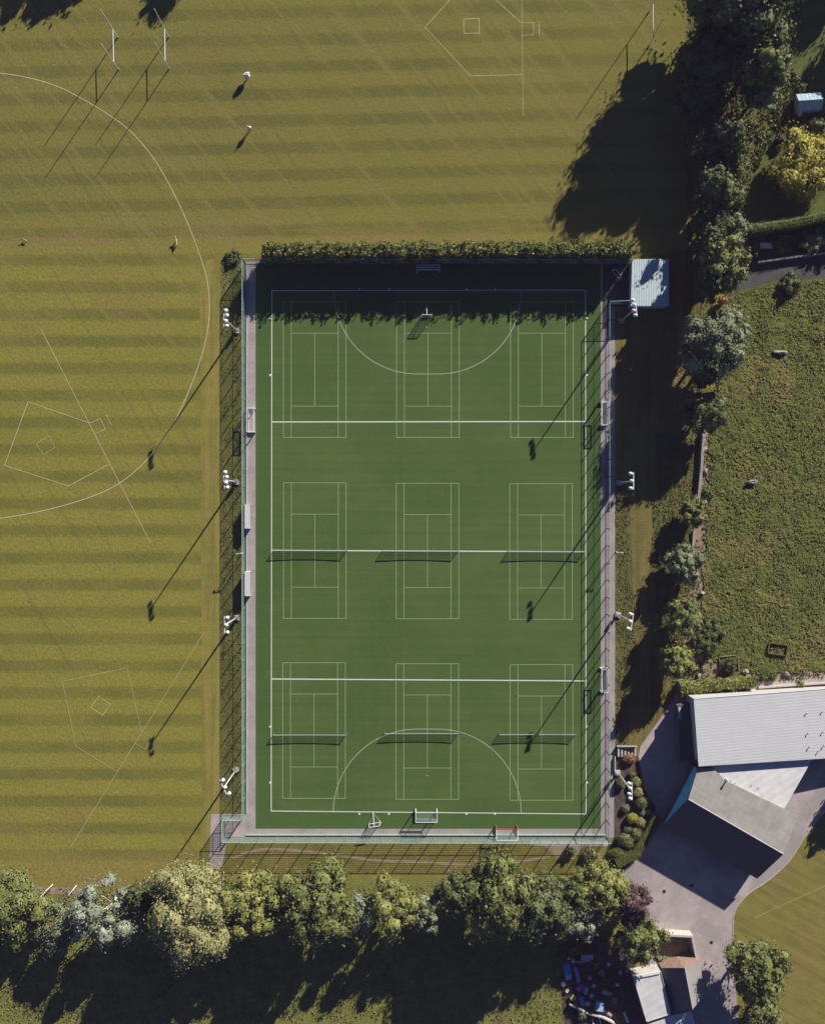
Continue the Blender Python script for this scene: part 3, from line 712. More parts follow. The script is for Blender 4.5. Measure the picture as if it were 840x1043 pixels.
shrub('rough_bush', 'scrubby bush at the north edge of the meadow', 806, 288, 13, 1.6, 'mid', .13)
# trees that stand outside the frame and throw shade into it
out_g = 'trees outside the frame that throw shade into it'
for (x, y, r, h, lf, lb) in ((918, -22, 34, 13.5, 'dark', 'tall dark tree beyond the right edge, furthest north'), (888, -85, 34, 15, 'dark', 'tall dark tree beyond the top right corner'),
                          (876, 206, 13, 6.5, 'mid', 'small tree beyond the right edge at the hedge end'),
                          (905, 222, 15, 8, 'green', 'leafy tree beyond the right edge south of the flat-topped hedge'), (874, 794, 18, 6.5, 'green', 'tree beyond the right edge beside the barn'), (815, 985, 12, 2, 'mid', '')):
    if lb: tree('broadleaf_tree', lb, x, y, r, h, lf, group=out_g, ground=True, nl=12, ls=.34, hb=1.2)
for (x, y, r, h, lb) in ((88, -110, 18, 13., 'second tree beyond the top edge above the rugby posts'), (122, -112, 24, 13.2, 'third tree beyond the top edge above the rugby posts'), (146, -114, 16, 12.6, 'fourth tree beyond the top edge above the rugby posts'), (238, -112, 22, 13.2, 'tree beyond the top edge right of the rugby posts'), (60, -112, 18, 12.4, 'leftmost tree beyond the top edge')):
    tree('broadleaf_tree', lb, x, y, r, h, 'mid', group=out_g, ground=True, nl=10, ls=.34)

# planting bed
bg = 'round bushes in the planting bed'
for (x, y, rx, ry, h, lf, lb, ro) in (
    (640.6, 773, 6, 4, .9, 'rust', 'brownish bush at the top of the bed beside the steps', 0), (643.7, 789, 3.5, 3, .7, 'topiary', 'small round bush just above the floodlight head', 0),
    (647, 797, 5, 5, 1.1, 'bright', 'bright round bush right of the floodlight head', 0), (632, 798, 4.2, 5.2, 1.1, 'topiary', 'oval bush left of the floodlight head', 0),
    (649, 807, 5, 5, 1.1, 'pale', 'olive round bush right below the floodlight head', 0), (653, 818, 5.6, 5.6, 1.3, 'topiary', 'perfectly round clipped bush in the middle of the bed', 0),
    (660.6, 815, 3, 4.4, .9, 'silverg', 'pointed pale bush at the right edge of the bed', .6), (637, 823.6, 3.6, 3.6, .8, 'silverg', 'pale small bush in the left middle of the bed', 0),
    (643.7, 833.6, 5.2, 5, 1.1, 'yellow', 'yellow-green round bush left of the olive one', 0), (652, 838, 4.6, 4.6, 1., 'pale', 'mustard coloured bush beside the low hedge', 0),
    (661, 827, 3.6, 3, .8, 'rust', 'pinkish bush by the tip of the low hedge', 0), (653.7, 827, 3, 3.4, .7, 'silver', 'whitish small bush in the bed centre', 0),
    (639, 845, 4, 3.2, .7, 'silverg', 'greyish low bush above the big oval bush', 0), (647.5, 850, 5.6, 5.8, 1.3, 'topiary', 'round clipped bush pressed against the low hedge', 0),
    (637.5, 857, 8.6, 6.4, 1.4, 'topiary', 'largest oval clipped bush in the bed', -.6), (629, 869.6, 9.5, 5.6, 1.2, 'clip', 'long flat oval bush at the foot of the bed', .1)):
    ballshrub('round_bush', lb, x, y, rx, ry, h, lf, bg, ro)
shrub('low_bush', 'low dark bush at the top left corner outside the fence', 237, 262, 9, .8, 'mid', .13)
shrub('garden_shrub', 'dark small bush left of the planting bed on the worn patch', 581, 868, 6, 1.5, 'mid', .11)
shrub('garden_shrub', 'yellowish bush between worn patch and long oval bush', 602, 871, 9, 1.4, 'pale', .12)

def tufts(name, label, poly, n, size, lf, zs=.12, h0=0.):
    w = [P(*q) for q in poly]; xs = [q[0] for q in w]; ys = [q[1] for q in w]; pts = []
    while len(pts) < n:
        x, y = random.uniform(min(xs), max(xs)), random.uniform(min(ys), max(ys))
        if inside(w, x + noise.noise(Vector((x * .5, y * .5, 0))) * .9, y) and noise.noise(Vector((x * .35, y * .35, 4))) + .55 * noise.noise(Vector((x * 1.5, y * 1.5, 8))) > random.uniform(-.55, .35): pts.append((x, y, h0 + random.uniform(.03, zs)))
    c = np.array(pts); out = MB(); leaves(c, np.tile((.3, .3, .8), (n, 1)), size, out, .8)
    o = out.build(name, L[lf]); o['kind'] = 'stuff'; o['label'] = label; o['category'] = 'grass'
tufts('meadow_tufts', 'coarse grass tufts and weeds all over the meadow', [(742, 302), (790, 290), (850, 284), (850, 683), (775, 688), (716, 664), (716, 560), (722, 440)], 13000, .13, 'tuft', .15, .12)
tufts('bank_tufts', 'long rough grass on the bank outside the west fence', [(225, 262), (248, 262), (248, 829), (226, 829)], 5000, .10, 'tuft2', .06)
tufts('verge_tufts', 'long rough grass in strips on the east verge', [(627, 495), (640, 495), (646, 620), (650, 750), (627, 750)], 3000, .10, 'tuft2')
tufts('verge_tufts', 'long rough grass in front of the stone wall', [(668, 445), (713, 445), (703, 600), (690, 690), (660, 740), (664, 560)], 5000, .12, 'tuft2')
tufts('woodland_tufts', 'long shaded grass south of the tree row', [(-5, 905), (640, 900), (600, 1045), (-5, 1045)], 14000, .16, 'tuft2')
tufts('weeds', 'weeds growing on the bare earth bank and rubble strip', [(694, 676), (730, 672), (775, 684), (840, 676), (840, 690), (764, 696), (690, 700)], 1500, .16, 'tuft')
tufts('weeds', 'weeds growing along the rubble strip', [(712, 440), (720, 440), (722, 500), (718, 560), (714, 610), (720, 660), (694, 690), (703, 590)], 1300, .16, 'tuft')
tufts('garden_plants', 'ground cover plants in the shaded garden', [(735, 60), (775, 40), (842, 110), (842, 140), (790, 135), (765, 180), (750, 230), (735, 120)], 5000, .2, 'tuft2', .4)
# ------------------------------------------------------------------ pitch fence
def fence(label, path, mat='fence_bottom', h=3.4, post_gap=3.0, tm='green', mid=True):
    w = [Vector(P(*q)) for q in path]
    t = thing('mesh_fence', label, 'fence', (*w[0], 0), 0, 'green mesh fence around the pitch')
    o = w[0]; w = [q - o for q in w]
    pan = MB(); uvs = {}; u0 = 0; rails = {}; tr = MB(); mr = MB(); br = MB()
    for i in range(len(w) - 1):
        a, b = w[i], w[i + 1]; l = (b - a).length; d = (b - a) / l; k = len(pan.v)
        pan.add([(*a, .05), (*b, .05), (*b, h), (*a, h)], [(0, 1, 2, 3)])
        uvs.update({k: (u0, 0), k + 1: (u0 + l, 0), k + 2: (u0 + l, h), k + 3: (u0, h)}); u0 += l
        n = max(1, round(l / post_gap))
        for j in range(n + (1 if i == len(w) - 2 else 0)):
            q = a + d * l * j / n
            MB().tube([(*q, 0), (*q, h + .06)], .075, 8).build('post', tm, t)
        for rb, z, r in ((tr, h, .045), (mr, h * .5, .03), (br, .12, .03)):
            rb.tube([(*(a + d * .03), z), (*(b - d * .03), z)], r, 6)
    po = pan.build('mesh_panel', mat, t)
    uv = po.data.uv_layers.new(name='UVMap')
    for lp in po.data.loops: uv.data[lp.index].uv = uvs[lp.vertex_index]
    tr.build('top_rail', 'pgreen', t); mr.build('middle_rail', tm, t); br.build('bottom_rail', tm, t)
    return t
fence('long west fence between pitch and mown field', [(249.8, 268.5), (249.8, 829)], 'fence_dense', tm='green')
fence('south fence with its small step-out at the bottom left corner', [(249.8, 830), (229.5, 830), (229.5, 852), (618.5, 853)], 'fence_bottom')
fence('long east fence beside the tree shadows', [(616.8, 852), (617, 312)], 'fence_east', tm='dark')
fence('short fence stub closing the compound by the shed', [(617.5, 311), (640.5, 310)], 'fence_bottom')
fence('north fence in the shade under the tall hedge', [(250.3, 268.6), (640.5, 269)], 'fence_bottom')
# low white kerb boards that edge the pitch on the south side
mb = MB(); x0, y0 = P(250.5, 850.2); x1, _ = P(616, 850.2); mb.box(x0, x1, y0 - .04, y0 + .04, .011, .30); tag(mb.build('kick_board', 'pgreen'), 'long pale green kick board inside the south fence', 'board')
mb = MB(); x0, y0 = P(251.3, 270); _, y1 = P(251, 828); mb.box(x0 - .04, x0 + .04, y1, y0, .011, .30); tag(mb.build('kick_board', 'pgreen'), 'long pale green kick board inside the west fence', 'board')

# ------------------------------------------------------------------ floodlights
def floodlight(label, loc, rz, nlamp=4):
    t = thing('floodlight', label, 'floodlight', loc, rz, 'floodlights along both sides of the pitch')
    h = 11.9
    MB().tube([(0, 0, .3), (0, 0, h * .5), (0, 0, h)], [.17, .13, .09], 12).build('mast', 'pole', t, True)
    MB().box(-.45, .45, -.45, .45, 0, .32).build('plinth', 'conc', t)
    MB().box(.12, .42, -.18, .18, .7, 1.6).build('control_box', 'grey', t)
    MB().box(-.06, .06, -1.45, 1.45, h - .06, h + .06).build('crossarm', 'white', t)
    ys = {4: (-1.25, -.45, .45, 1.25), 3: (-1.2, 0, 1.2)}[nlamp]
    for i, y in enumerate(ys):
        dx = .48 if i % 2 == 0 else .30
        b = MB(); a = Vector((math.cos(-.9), 0, math.sin(-.9)))
        c = Vector((dx, y, h - .05))
        b.tube([c - a * .38, c - a * .30, c - a * .1, c + a * .10, c + a * .14], [.10, .20, .28, .31, .31], 14)
        b.box(.0, dx - .1, y - .04, y + .04, h + .0, h + .07)
        lo = b.build('lamp_head', 'white', t)
        e = MB(); e.tube([c + a * .145, c + a * .16], [.28, .28], 14); e.build('lens', 'lens', lo)
    return t
fl = floodlight('white floodlight on west side nearest the hedge shadow', P(241, 337), 0)
fl3 = floodlight('white floodlight on the west side just below the two dugouts', P(241.5, 629), 0, 3)
dup(fl, P(241, 491), math.radians(4), 'white floodlight on the west side above the two dugouts')
dup(fl3, P(240.5, 784), math.radians(25), 'white floodlight at the bottom left corner of the pitch')
dup(fl, P(632.5, 327), PI + .1, 'white floodlight standing beside the corrugated shed')
dup(fl3, P(630, 492), PI, 'white floodlight in tree shadow on the east side')
dup(fl3, P(628.8, 626), PI - .15, 'white floodlight on the sunny east verge')
dup(fl, P(628.5, 787), PI, 'white floodlight among the round bushes of the bed')

# ------------------------------------------------------------------ small poles
def crossbar_pole(label, loc, rz):
    t = thing('lamp_pole', label, 'pole', loc, rz, 'short poles with crossbar halfway down the pitch')
    MB().tube([(0, 0, 0), (0, 0, 3.7)], [.07, .05], 8).build('shaft', 'pole', t)
    MB().box(-.5, .5, -.04, .04, 3.66, 3.74).build('crossbar', 'pole', t)
    for x in (-.45, .45): MB().box(x - .14, x + .14, -.12, .12, 3.5, 3.67).build('fitting', 'white', t)
    return t
p1 = crossbar_pole('short pale pole with crossbar between the two dugouts', P(247.3, 563), .1)
dup(p1, P(626.5, 562), -.1, 'short pale pole with crossbar on the east verge')

# ------------------------------------------------------------------ dugouts
def dugout(label, loc):
    t = thing('dugout', label, 'shelter', loc, 0, 'white team dugouts on the west side')
    l = 4.2; w = .95; h = 1.95
    MB().prism([(-w / 2, -l / 2), (w / 2, -l / 2), (w / 2, l / 2), (-w / 2, l / 2)], [h - .16, h, h, h - .16], [h - .10, h + .06, h + .06, h - .10]).build('roof', 'white', t)
    MB().box(-w / 2, -w / 2 + .04, -l / 2, l / 2, .05, h - .18).build('back_panel', 'grey', t)
    for y in (-l / 2, l / 2 - .04):
        MB().add([(-w / 2, y, .05), (w / 2 - .1, y, .05), (w / 2 + .05, y, h - .02), (-w / 2, y, h - .18), (-w / 2, y + .04, .05), (w / 2 - .1, y + .04, .05), (w / 2 + .05, y + .04, h - .02), (-w / 2, y + .04, h - .18)],
                 [(0, 1, 2, 3), (7, 6, 5, 4), (0, 4, 5, 1), (1, 5, 6, 2), (2, 6, 7, 3), (3, 7, 4, 0)]).build('side_panel', 'white', t)
    MB().box(-w / 2 + .06, -.05, -l / 2 + .1, l / 2 - .1, .42, .47).build('bench', 'timber', t)
    for y in (-1.5, 0, 1.5): MB().box(-w / 2 + .1, -.1, y - .03, y + .03, .01, .42).build('bench_leg', 'dark', t)
    return t
dg = dugout('upper white-roofed dugout of the pair beside the west fence', P(253.8, 526))
dup(dg, P(253.8, 594), 0, 'lower white-roofed dugout of the pair beside the west fence')
# fence privacy boards behind the dugouts
# ------------------------------------------------------------------ goals
def goal(label, loc, rz, wd=3.9, dp=1.15, h=2.14, front='white', board='white', net='net_w', group='hockey goals parked round the pitch'):
    """opening faces +y"""
    t = thing('hockey_goal', label, 'goal', loc, rz, group); r = .07
    for x in (-wd / 2, wd / 2): MB().box(x - r, x + r, -r, r, .02, h + r).build('goal_post', front, t)
    MB().box(-wd / 2 + r, wd / 2 - r, -r, r, h - r, h + r).build('crossbar', front, t)
    for x in (-wd / 2, wd / 2):
        s = MB(); s.box(x - .05, x + .05, -dp, -r - .002, h - .05, h + .05); s.box(x - .04, x + .04, -dp, -dp + .08, .03, h - .052); s.build('side_frame', 'white', t)
        b = MB(); b.box(x - .025, x + .025, -dp + .09, -r - .004, .03, .49); b.build('side_board', board, t)
    MB().box(-wd / 2 + .052, wd / 2 - .052, -dp, -dp + .1, h - .05, h + .05).build('back_bar', 'white', t)
    MB().box(-wd / 2 + .045, wd / 2 - .045, -dp + .02, -dp + .07, .03, .49).build('back_board', board, t)
    nb = MB(); q = wd / 2 - .01
    nb.add([(-q, -.08, h - .02), (q, -.08, h - .02), (q, -dp, h - .02), (-q, -dp, h - .02), (q, -dp + .05, .49), (-q, -dp + .05, .49)], [(0, 1, 2, 3), (3, 2, 4, 5)])
    nb.build('net', net, t, uvm=lambda c: (c.x, c.y + c.z * .9))
    return t
goal('white goal on the west path, facing the pitch', P(260.3, 428.5), -PI / 2, 4.1, 1.25)
goal('white goal on the east path in tree shadow', P(610.3, 422), PI / 2, 4.0, 1.25)
goal('white goal on the east path near the lower right courts', P(610.3, 691.5), PI / 2, 4.0, 1.2)
goal('white goal behind the bottom base line', P(434, 824), 0, 3.7, 1.75, board='teal')
goal('red-topped goal with green boards at the south fence', P(515.3, 840.7), 0, 3.7, 2.0, front='red', board='teal')
goal('white goal lost in the hedge shadow behind the top line', P(436, 277.8), PI, 3.9, .9)
def rebounder(label, loc, rz):
    """upright net frame over a triangular foot; frame is the -y edge"""
    t = thing('training_goal', label, 'goal', loc, rz, 'small triangular-footed training goals'); w = 1.05; h = 2.05; r = .055
    f = MB(); f.tube([(-w, -.6, .05), (w, -.6, .05)], r, 8); f.tube([(-w, -.6, .05), (-w * .85, -.6, h)], r, 8); f.tube([(w, -.6, .05), (w * .85, -.6, h)], r, 8); f.tube([(-w * .85, -.6, h), (w * .85, -.6, h)], r, 8)
    f.build('front_frame', 'white', t)
    b = MB(); b.tube([(-w, -.6, .05), (0, 1.3, .05), (w, -.6, .05)], r * .9, 8); b.tube([(0, 1.3, .08), (0, -.55, h * .95)], r * .8, 8); b.build('foot_frame', 'white', t)
    n = MB(); n.add([(-w, -.6, .05), (w, -.6, .05), (w * .85, -.6, h), (-w * .85, -.6, h)], [(0, 1, 2, 3)]); n.build('net', 'net', t, uvm=lambda c: (c.x, c.z))
    return t
rb = rebounder('small training goal at the edge of the hedge shadow', P(434.5, 319.5), 0)
dup(rb, P(381, 835), math.radians(9), 'small training goal below the bottom base line')
dup(rb, P(629.5, 278), math.radians(-48), 'small training goal in the dark compound beside the shed')

# ------------------------------------------------------------------ tennis nets
def tennis_net(label, xa, xb, y):
    a = Vector(P(xa, y)); b = Vector(P(xb, y)); l = (b - a).length; t = thing('tennis_net', label, 'net', (*((a + b) / 2), 0), 0, 'tennis nets across the pitch')
    hw = l / 2
    for x in (-hw, hw):
        p = MB(); p.tube([(x, 0, .02), (x, 0, 1.1)], .05, 8); p.build('net_post', 'green', t)
        f = MB(); f.box(x - .05, x + .05, -.35, .35, .024, .08); f.build('post_foot', 'green', t)
    n = 16; top = lambda x: .92 + .13 * (x / hw) ** 2
    net = MB()
    for i in range(n):
        xa_, xb_ = -hw + .05 + (2 * hw - .1) * i / n, -hw + .05 + (2 * hw - .1) * (i + 1) / n
        net.add([(xa_, 0, .05), (xb_, 0, .05), (xb_, 0, top(xb_)), (xa_, 0, top(xa_))], [(0, 1, 2, 3)])
    net.build('net_mesh', 'net', t, uvm=lambda c: (c.x, c.z))
    bd = MB(); pts = [(-hw + .05 + (2 * hw - .1) * i / n, top(-hw + .05 + (2 * hw - .1) * i / n)) for i in range(n + 1)]
    for (x0, z0), (x1, z1) in zip(pts, pts[1:]):
        bd.add([(x0, -.05, z0 - .04), (x1, -.05, z1 - .04), (x1, .05, z1 - .04), (x0, .05, z0 - .04), (x0, -.05, z0 + .03), (x1, -.05, z1 + .03), (x1, .05, z1 + .03), (x0, .05, z0 + .03)],
               [(4, 5, 6, 7), (3, 2, 1, 0), (0, 1, 5, 4), (2, 3, 7, 6)])
    bd.build('head_band', 'pgreen', t)
tennis_net('tennis net on the centre line, left court', 279, 353.5, 560.5)
tennis_net('tennis net on the centre line, middle court', 389.5, 466, 561)
tennis_net('tennis net on the centre line, right court', 517, 595, 561.5)
tennis_net('tennis net across the lower left court', 279, 353, 747.5)
tennis_net('tennis net crossing the top of the bottom shooting circle', 391.5, 467, 746)
tennis_net('tennis net across the lower right court', 508, 586, 747)

# ------------------------------------------------------------------ rugby posts
def rugby(label, pa, pb, ht=10.):
    a, b = Vector(P(*pa)), Vector(P(*pb)); c = (a + b) / 2; a -= c; b -= c
    t = thing('rugby_posts', label, 'goal posts', (*c, 0), 0, 'white rugby posts')
    for q in (a, b):
        MB().tube([(*q, 0), (*q, ht)], [.075, .055], 10).build('upright', 'white', t)
    MB().tube([(*a, 3.), (*b, 3.)], .07, 10).build('crossbar', 'white', t)
    for q in (a, b): MB().tube([(*q, .01), (*q, .35)], .12, 10).build('base_sleeve', 'grey', t)
rugby('leftmost white rugby posts at the top left', (120.3, 38), (121, 71))
rugby('white rugby posts just right of the leftmost pair', (172, 37.5), (172.5, 70))
rugby('white rugby posts beside the big tree shadow at the top', (660.5, 12), (661, 46))

# ------------------------------------------------------------------ buildings
def seen(pts): return [P(x, y, h) for x, y, h in pts]
# barn: pale corrugated roof, its eastward fall shaped to fit the cast shadow
t = thing('barn', 'long building with pale grey corrugated roof at the right edge', 'building', (*P(706, 711, 6.4), 0))
o = Vector(P(706, 711, 6.4)); rel = lambda q: (q[0] - o.x, q[1] - o.y)
rc = [(706, 711, 6.6), (900, 696.5, 2.9), (900, 768, 2.7), (711, 780, 6.4)]
xy = [rel(q) for q in seen(rc)]
MB().prism(xy, [6.48, 2.78, 2.58, 6.28], [6.6, 2.9, 2.7, 6.4]).build('roof', 'roof_w', t)
cx_ = sum(q[0] for q in xy) / 4; cy_ = sum(q[1] for q in xy) / 4
ins = [(cx_ + (x - cx_) * (1 - .35 / abs(x - cx_)), cy_ + (y - cy_) * (1 - .35 / abs(y - cy_))) for x, y in xy]
wl = MB().prism(ins, 0, [6.35, 2.7, 2.5, 6.15]).build('wall', 'render', t)
rd = MB()
e0, e1 = Vector((*xy[0], 6.63)), Vector((*xy[1], 2.93)); rd.tube([e0 + Vector((0, -.12, .0)), e1 + Vector((0, -.12, 0))], .05, 6); rd.build('ridge_flashing', 'white', t)
gt = MB(); e0, e1 = Vector((*xy[3], 6.33)), Vector((*xy[2], 2.63)); gt.tube([e0 + Vector((0, -.08, 0)), e1 + Vector((0, -.08, 0))], .09, 6); gt.build('gutter', 'grey', t)
for (x, y) in ((820.7, 726), (836.6, 724.6), (822, 746.5), (837.3, 745.3), (823.6, 760.5), (838.3, 759.2), (833, 764.7)):
    z = 6.5 - 3.7 * (x - 706) / 194; px_, py_ = rel(P(x, y, z))
    v = MB(); v.tube([(px_, py_, z - .1), (px_, py_, z + .35)], .07, 8); v.tube([(px_, py_, z + .35), (px_, py_, z + .5)], [.14, .05], 8); v.build('roof_vent', 'grey', t)
# lean-to on its west end, in shade
t = thing('lean_to', 'low dark lean-to in shade against the west end of the barn', 'building', (*P(698, 745), 0)); o = Vector(P(698, 745)); rel = lambda q: (q[0] - o.x, q[1] - o.y)
q = [rel(P(*c)) for c in ((686, 716), (698.6, 714), (702.5, 770), (688, 772))]
MB().prism(q, 0, 2.5).build('wall', 'darkwall', t)
q2 = [(x * 1.04, y * 1.02) for x, y in q]; MB().prism(q2, 2.502, 2.62).build('roof', 'roof_d', t)
MB().box(q[0][0] + .1, q[0][0] + .5, q[0][1] - 2.2, q[0][1] - .3, 2.622, 2.75).build('skylight', 'conc', t)
# gabled hall
t = thing('gabled_hall', 'hall with grey gabled roof, skylit blue gable and huge dark shadow', 'building', (*P(740, 830), 0)); o = Vector(P(740, 830)); rel = lambda q: (q[0] - o.x, q[1] - o.y)
rw, re_ = Vector(rel(P(691, 804))), Vector(rel(P(784.5, 858))); rd_ = (re_ - rw).normalized(); nn = Vector((rd_.y, -rd_.x)); nn = nn if nn.y < 0 else -nn
HR, HE, HW = 6.2, 2.4, 6.4
def slopez(p): return HR - .8 * min(1.3, abs((Vector(p) - rw).dot(nn)) / HW)
sw, se = rw + nn * HW, re_ + nn * HW
def slab(pts, th, name, mat):
    m = MB(); n_ = len(pts); m.add([(x, y, z) for x, y, z in pts] + [(x, y, z - th) for x, y, z in pts], [tuple(range(n_)), tuple(range(2 * n_ - 1, n_ - 1, -1))] + [(i, i + n_, (i + 1) % n_ + n_, (i + 1) % n_) for i in range(n_)])
    return m.build(name, mat, t)
npts = [Vector(rel(P(*c))) for c in ((710, 783, 5.5), (725.5, 782, 5.45), (737.5, 794.5, 5.45), (813, 831, 5.4))]
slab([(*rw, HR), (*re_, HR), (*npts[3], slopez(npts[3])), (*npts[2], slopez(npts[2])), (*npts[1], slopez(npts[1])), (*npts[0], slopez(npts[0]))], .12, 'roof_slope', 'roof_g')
slab([(*sw, HE), (*se, HE), (*(re_ - nn * 0), HR - .003), (*rw, HR - .003)], .12, 'roof_slope', 'roof_d')  # south slope turned from the sun, its shade painted as a darker roof
rg = MB(); rg.tube([(*rw, HR + .02), (*re_, HR + .02)], .09, 6); rg.build('ridge_cap', 'conc', t)
k_ = .97
wpoly = [sw * k_, se * k_, re_ * k_, npts[3] * k_, npts[2] * k_, npts[1] * k_, npts[0] * k_, rw * k_]
wz = [HE - .22, HE - .22, HR - .25, slopez(npts[3]) - .2, slopez(npts[2]) - .2, slopez(npts[1]) - .2, slopez(npts[0]) - .2, HR - .25]
m = MB(); n_ = len(wpoly); m.add([(*p, 0) for p in wpoly] + [(*p, z) for p, z in zip(wpoly, wz)], [(i, (i + 1) % n_, (i + 1) % n_ + n_, i + n_) for i in range(n_)]); m.build('wall', 'darkwall', t)
# gable end facing west, sky light put into its blue, proud of the wall
off = -rd_ * .12
ga = [sw + off, npts[0] + off, rw + off]
m = MB(); m.add([(*(sw + off), HE + .02), (*(rw + off), HR + .04), (*(npts[0] + off), slopez(npts[0]) + .02), (*(npts[0] + off), slopez(npts[0]) - 1.6)], [(0, 3, 2, 1)]); m.build('gable_cladding', 'skylit_wall', t)
fl_ = MB(); a_ = Vector(rel(P(739.5, 794, 5.4))); fl_.tube([(*a_, 5.0), (*a_, 6.3)], .13, 8); fl_.tube([(*a_, 6.3), (*a_, 6.5)], .2, 8); fl_.build('flue', 'white', t)
# white roof between barn and hall, tilted to keep the barn's shadow band
t = thing('flat_roofed_block', 'flat white-roofed block wedged between barn and hall', 'building', (*P(775, 795), 0)); o = Vector(P(775, 795)); rel = lambda q: (q[0] - o.x, q[1] - o.y)
fr = [rel(q) for q in seen([(723.5, 779.5, 5.1), (737, 794, 4.9), (798, 824.5, 3.8), (828, 771, 3.2)])]
fi = [(x * .97, y * .96) for x, y in fr]
MB().prism(fi, 0, [4.94, 4.74, 3.64, 3.04]).build('wall', 'render', t); MB().prism(fr, [4.95, 4.75, 3.65, 3.05], [5.1, 4.9, 3.8, 3.2]).build('roof', 'roof_f', t)
for (x, y) in ((765, 799), (772, 802), (744, 795), (748, 797)):
    zz_ = 5.1 - 1.9 * (x - 723) / 105; a_ = rel(P(x, y, zz_)); v = MB(); v.tube([(*a_, zz_ - .1), (*a_, zz_ + .3)], .06, 6); v.build('roof_vent', 'grey', t)
# small house at the bottom
t = thing('small_house', 'small house with white flat roof and grey gable at the bottom edge', 'building', (*P(675, 1005), 0)); o = Vector(P(675, 1005)); rel = lambda q: (q[0] - o.x, q[1] - o.y)
A = [rel(q) for q in seen([(644, 994, 3), (672, 988.5, 3), (682.5, 1033, 3), (658, 1041, 3)])]
MB().prism([(x * .98, y * .98) for x, y in A], 0, 2.88).build('wall', 'render', t); MB().prism(A, 2.884, 3.0).build('flat_roof', 'roof_f', t)
for i, (a_, b_) in enumerate(((A[0], A[1]), (A[1], A[2]), (A[2], A[3]), (A[3], A[0]))):
    a_, b_ = Vector(a_), Vector(b_); d = (b_ - a_).normalized(); m = MB(); l = (b_ - a_).length; w_ = .45 if i == 0 else .1; s_ = .12
    n2 = Vector((d.y, -d.x)); n2 = n2 if n2.dot(-a_) > 0 else -n2
    p4 = [a_ + d * .15, b_ - d * .15, b_ - d * .15 + n2 * w_, a_ + d * .15 + n2 * w_]
    m.prism([tuple(v) for v in p4], 3.003, 3.003 + (.22 if i == 0 else .12)); m.build('parapet', 'white' if i == 0 else 'conc', t)
rA, rB = Vector(rel(P(697, 986, 5.4))), Vector(rel(P(705, 1028, 5.4)))
wA, wB = Vector(rel(P(673.5, 986, 2.3))), Vector(rel(P(683.5, 1031, 2.3)))
eA, eB = Vector(rel(P(712.5, 977.5, 3.4))), Vector(rel(P(717, 1014, 3.4)))
slab([(*wA, 2.3), (*wB, 2.3), (*rB, 5.4), (*rA, 5.4)], .1, 'roof_slope', 'roof_d'); slab([(*rA, 5.397), (*rB, 5.397), (*eB, 3.4), (*eA, 3.4)], .1, 'roof_slope', 'roof_t')  # west slope carries its shade as a darker roof colour
rg = MB(); rg.tube([(*rA, 5.42), (*rB, 5.42)], .08, 6); rg.build('ridge_cap', 'conc', t)
m = MB(); pl = [wA, wB, rB, eB, eA, rA]; zz = [2.15, 2.15, 5.2, 3.2, 3.2, 5.2]; pl = [p * .985 for p in pl]
m.add([(*p, 0) for p in pl] + [(*p, z) for p, z in zip(pl, zz)], [(i, (i + 1) % 6, (i + 1) % 6 + 6, i + 6) for i in range(6)]); m.build('gable_wall', 'brick', t)
t2 = thing('extension', 'low white-roofed extension cut by the bottom edge', 'building', (*P(690, 1045), 0)); o = Vector(P(690, 1045)); rel = lambda q: (q[0] - o.x, q[1] - o.y)
A = [rel(q) for q in seen([(660, 1043, 2.7), (684, 1034.5, 2.7), (704, 1030, 2.7), (712, 1060, 2.7), (668, 1075, 2.7)])]
MB().prism([(x * .98, y * .98) for x, y in A], 0, 2.58).build('wall', 'render', t2); MB().prism(A, 2.583, 2.7).build('roof', 'roof_f', t2)
# walled yard north of the house
def wall_(label, pts, h, th, mat, name='garden_wall', cat='wall'):
    w = [Vector(P(*q)) for q in pts]; m = MB(); vs = []
    c = w[0]; 
    for i in range(len(w)):
        a = (w[i] - w[i - 1]).normalized() if i else (w[1] - w[0]).normalized(); b = (w[i + 1] - w[i]).normalized() if i < len(w) - 1 else a
        tt = (a + b).normalized(); n_ = Vector((-tt.y, tt.x)); k = th / 2 / max(.4, n_.dot(Vector((-a.y, a.x))))
        for s_, z in ((k, 0), (-k, 0), (-k, h), (k, h)): vs.append((*(w[i] - c + n_ * s_), z))
    fs = [(4 * i + a, 4 * i + (a + 1) % 4, 4 * (i + 1) + (a + 1) % 4, 4 * (i + 1) + a) for i in range(len(w) - 1) for a in range(4)] + [(3, 2, 1, 0), tuple(4 * (len(w) - 1) + k for k in range(4))]
    m.add(vs, fs); ob = m.build(name, mat); ob.location = (*c, 0); return tag(ob, label, cat)
wall_('pale wall enclosing the dark yard north of the small house', [(668, 947), (701, 948.5), (706.5, 975)], 2.3, .35, 'conc')
sheet('yard_floor', [(666, 950), (700, 951), (706, 978), (668, 984)], .018, 'dirt')
wall_('crumbling low stone wall along the left edge of the meadow', [(715, 438), (713, 475), (709.5, 512)], .9, .45, 'stone')
wall_('low stone wall remnant beside the rubble strip', [(706, 540), (703, 585)], .5, .4, 'stone')
wall_('grey retaining wall along the shadowy track', [(770, 268), (812, 262), (860, 256)], .8, .3, 'stone')
wall_('concrete retaining wall behind the barn', [(771, 700), (810, 697), (900, 691)], .7, .3, 'conc')
wall_('white bargeboard wall left of the yard steps', [(625.5, 770), (625.5, 785)], .5, .15, 'conc')
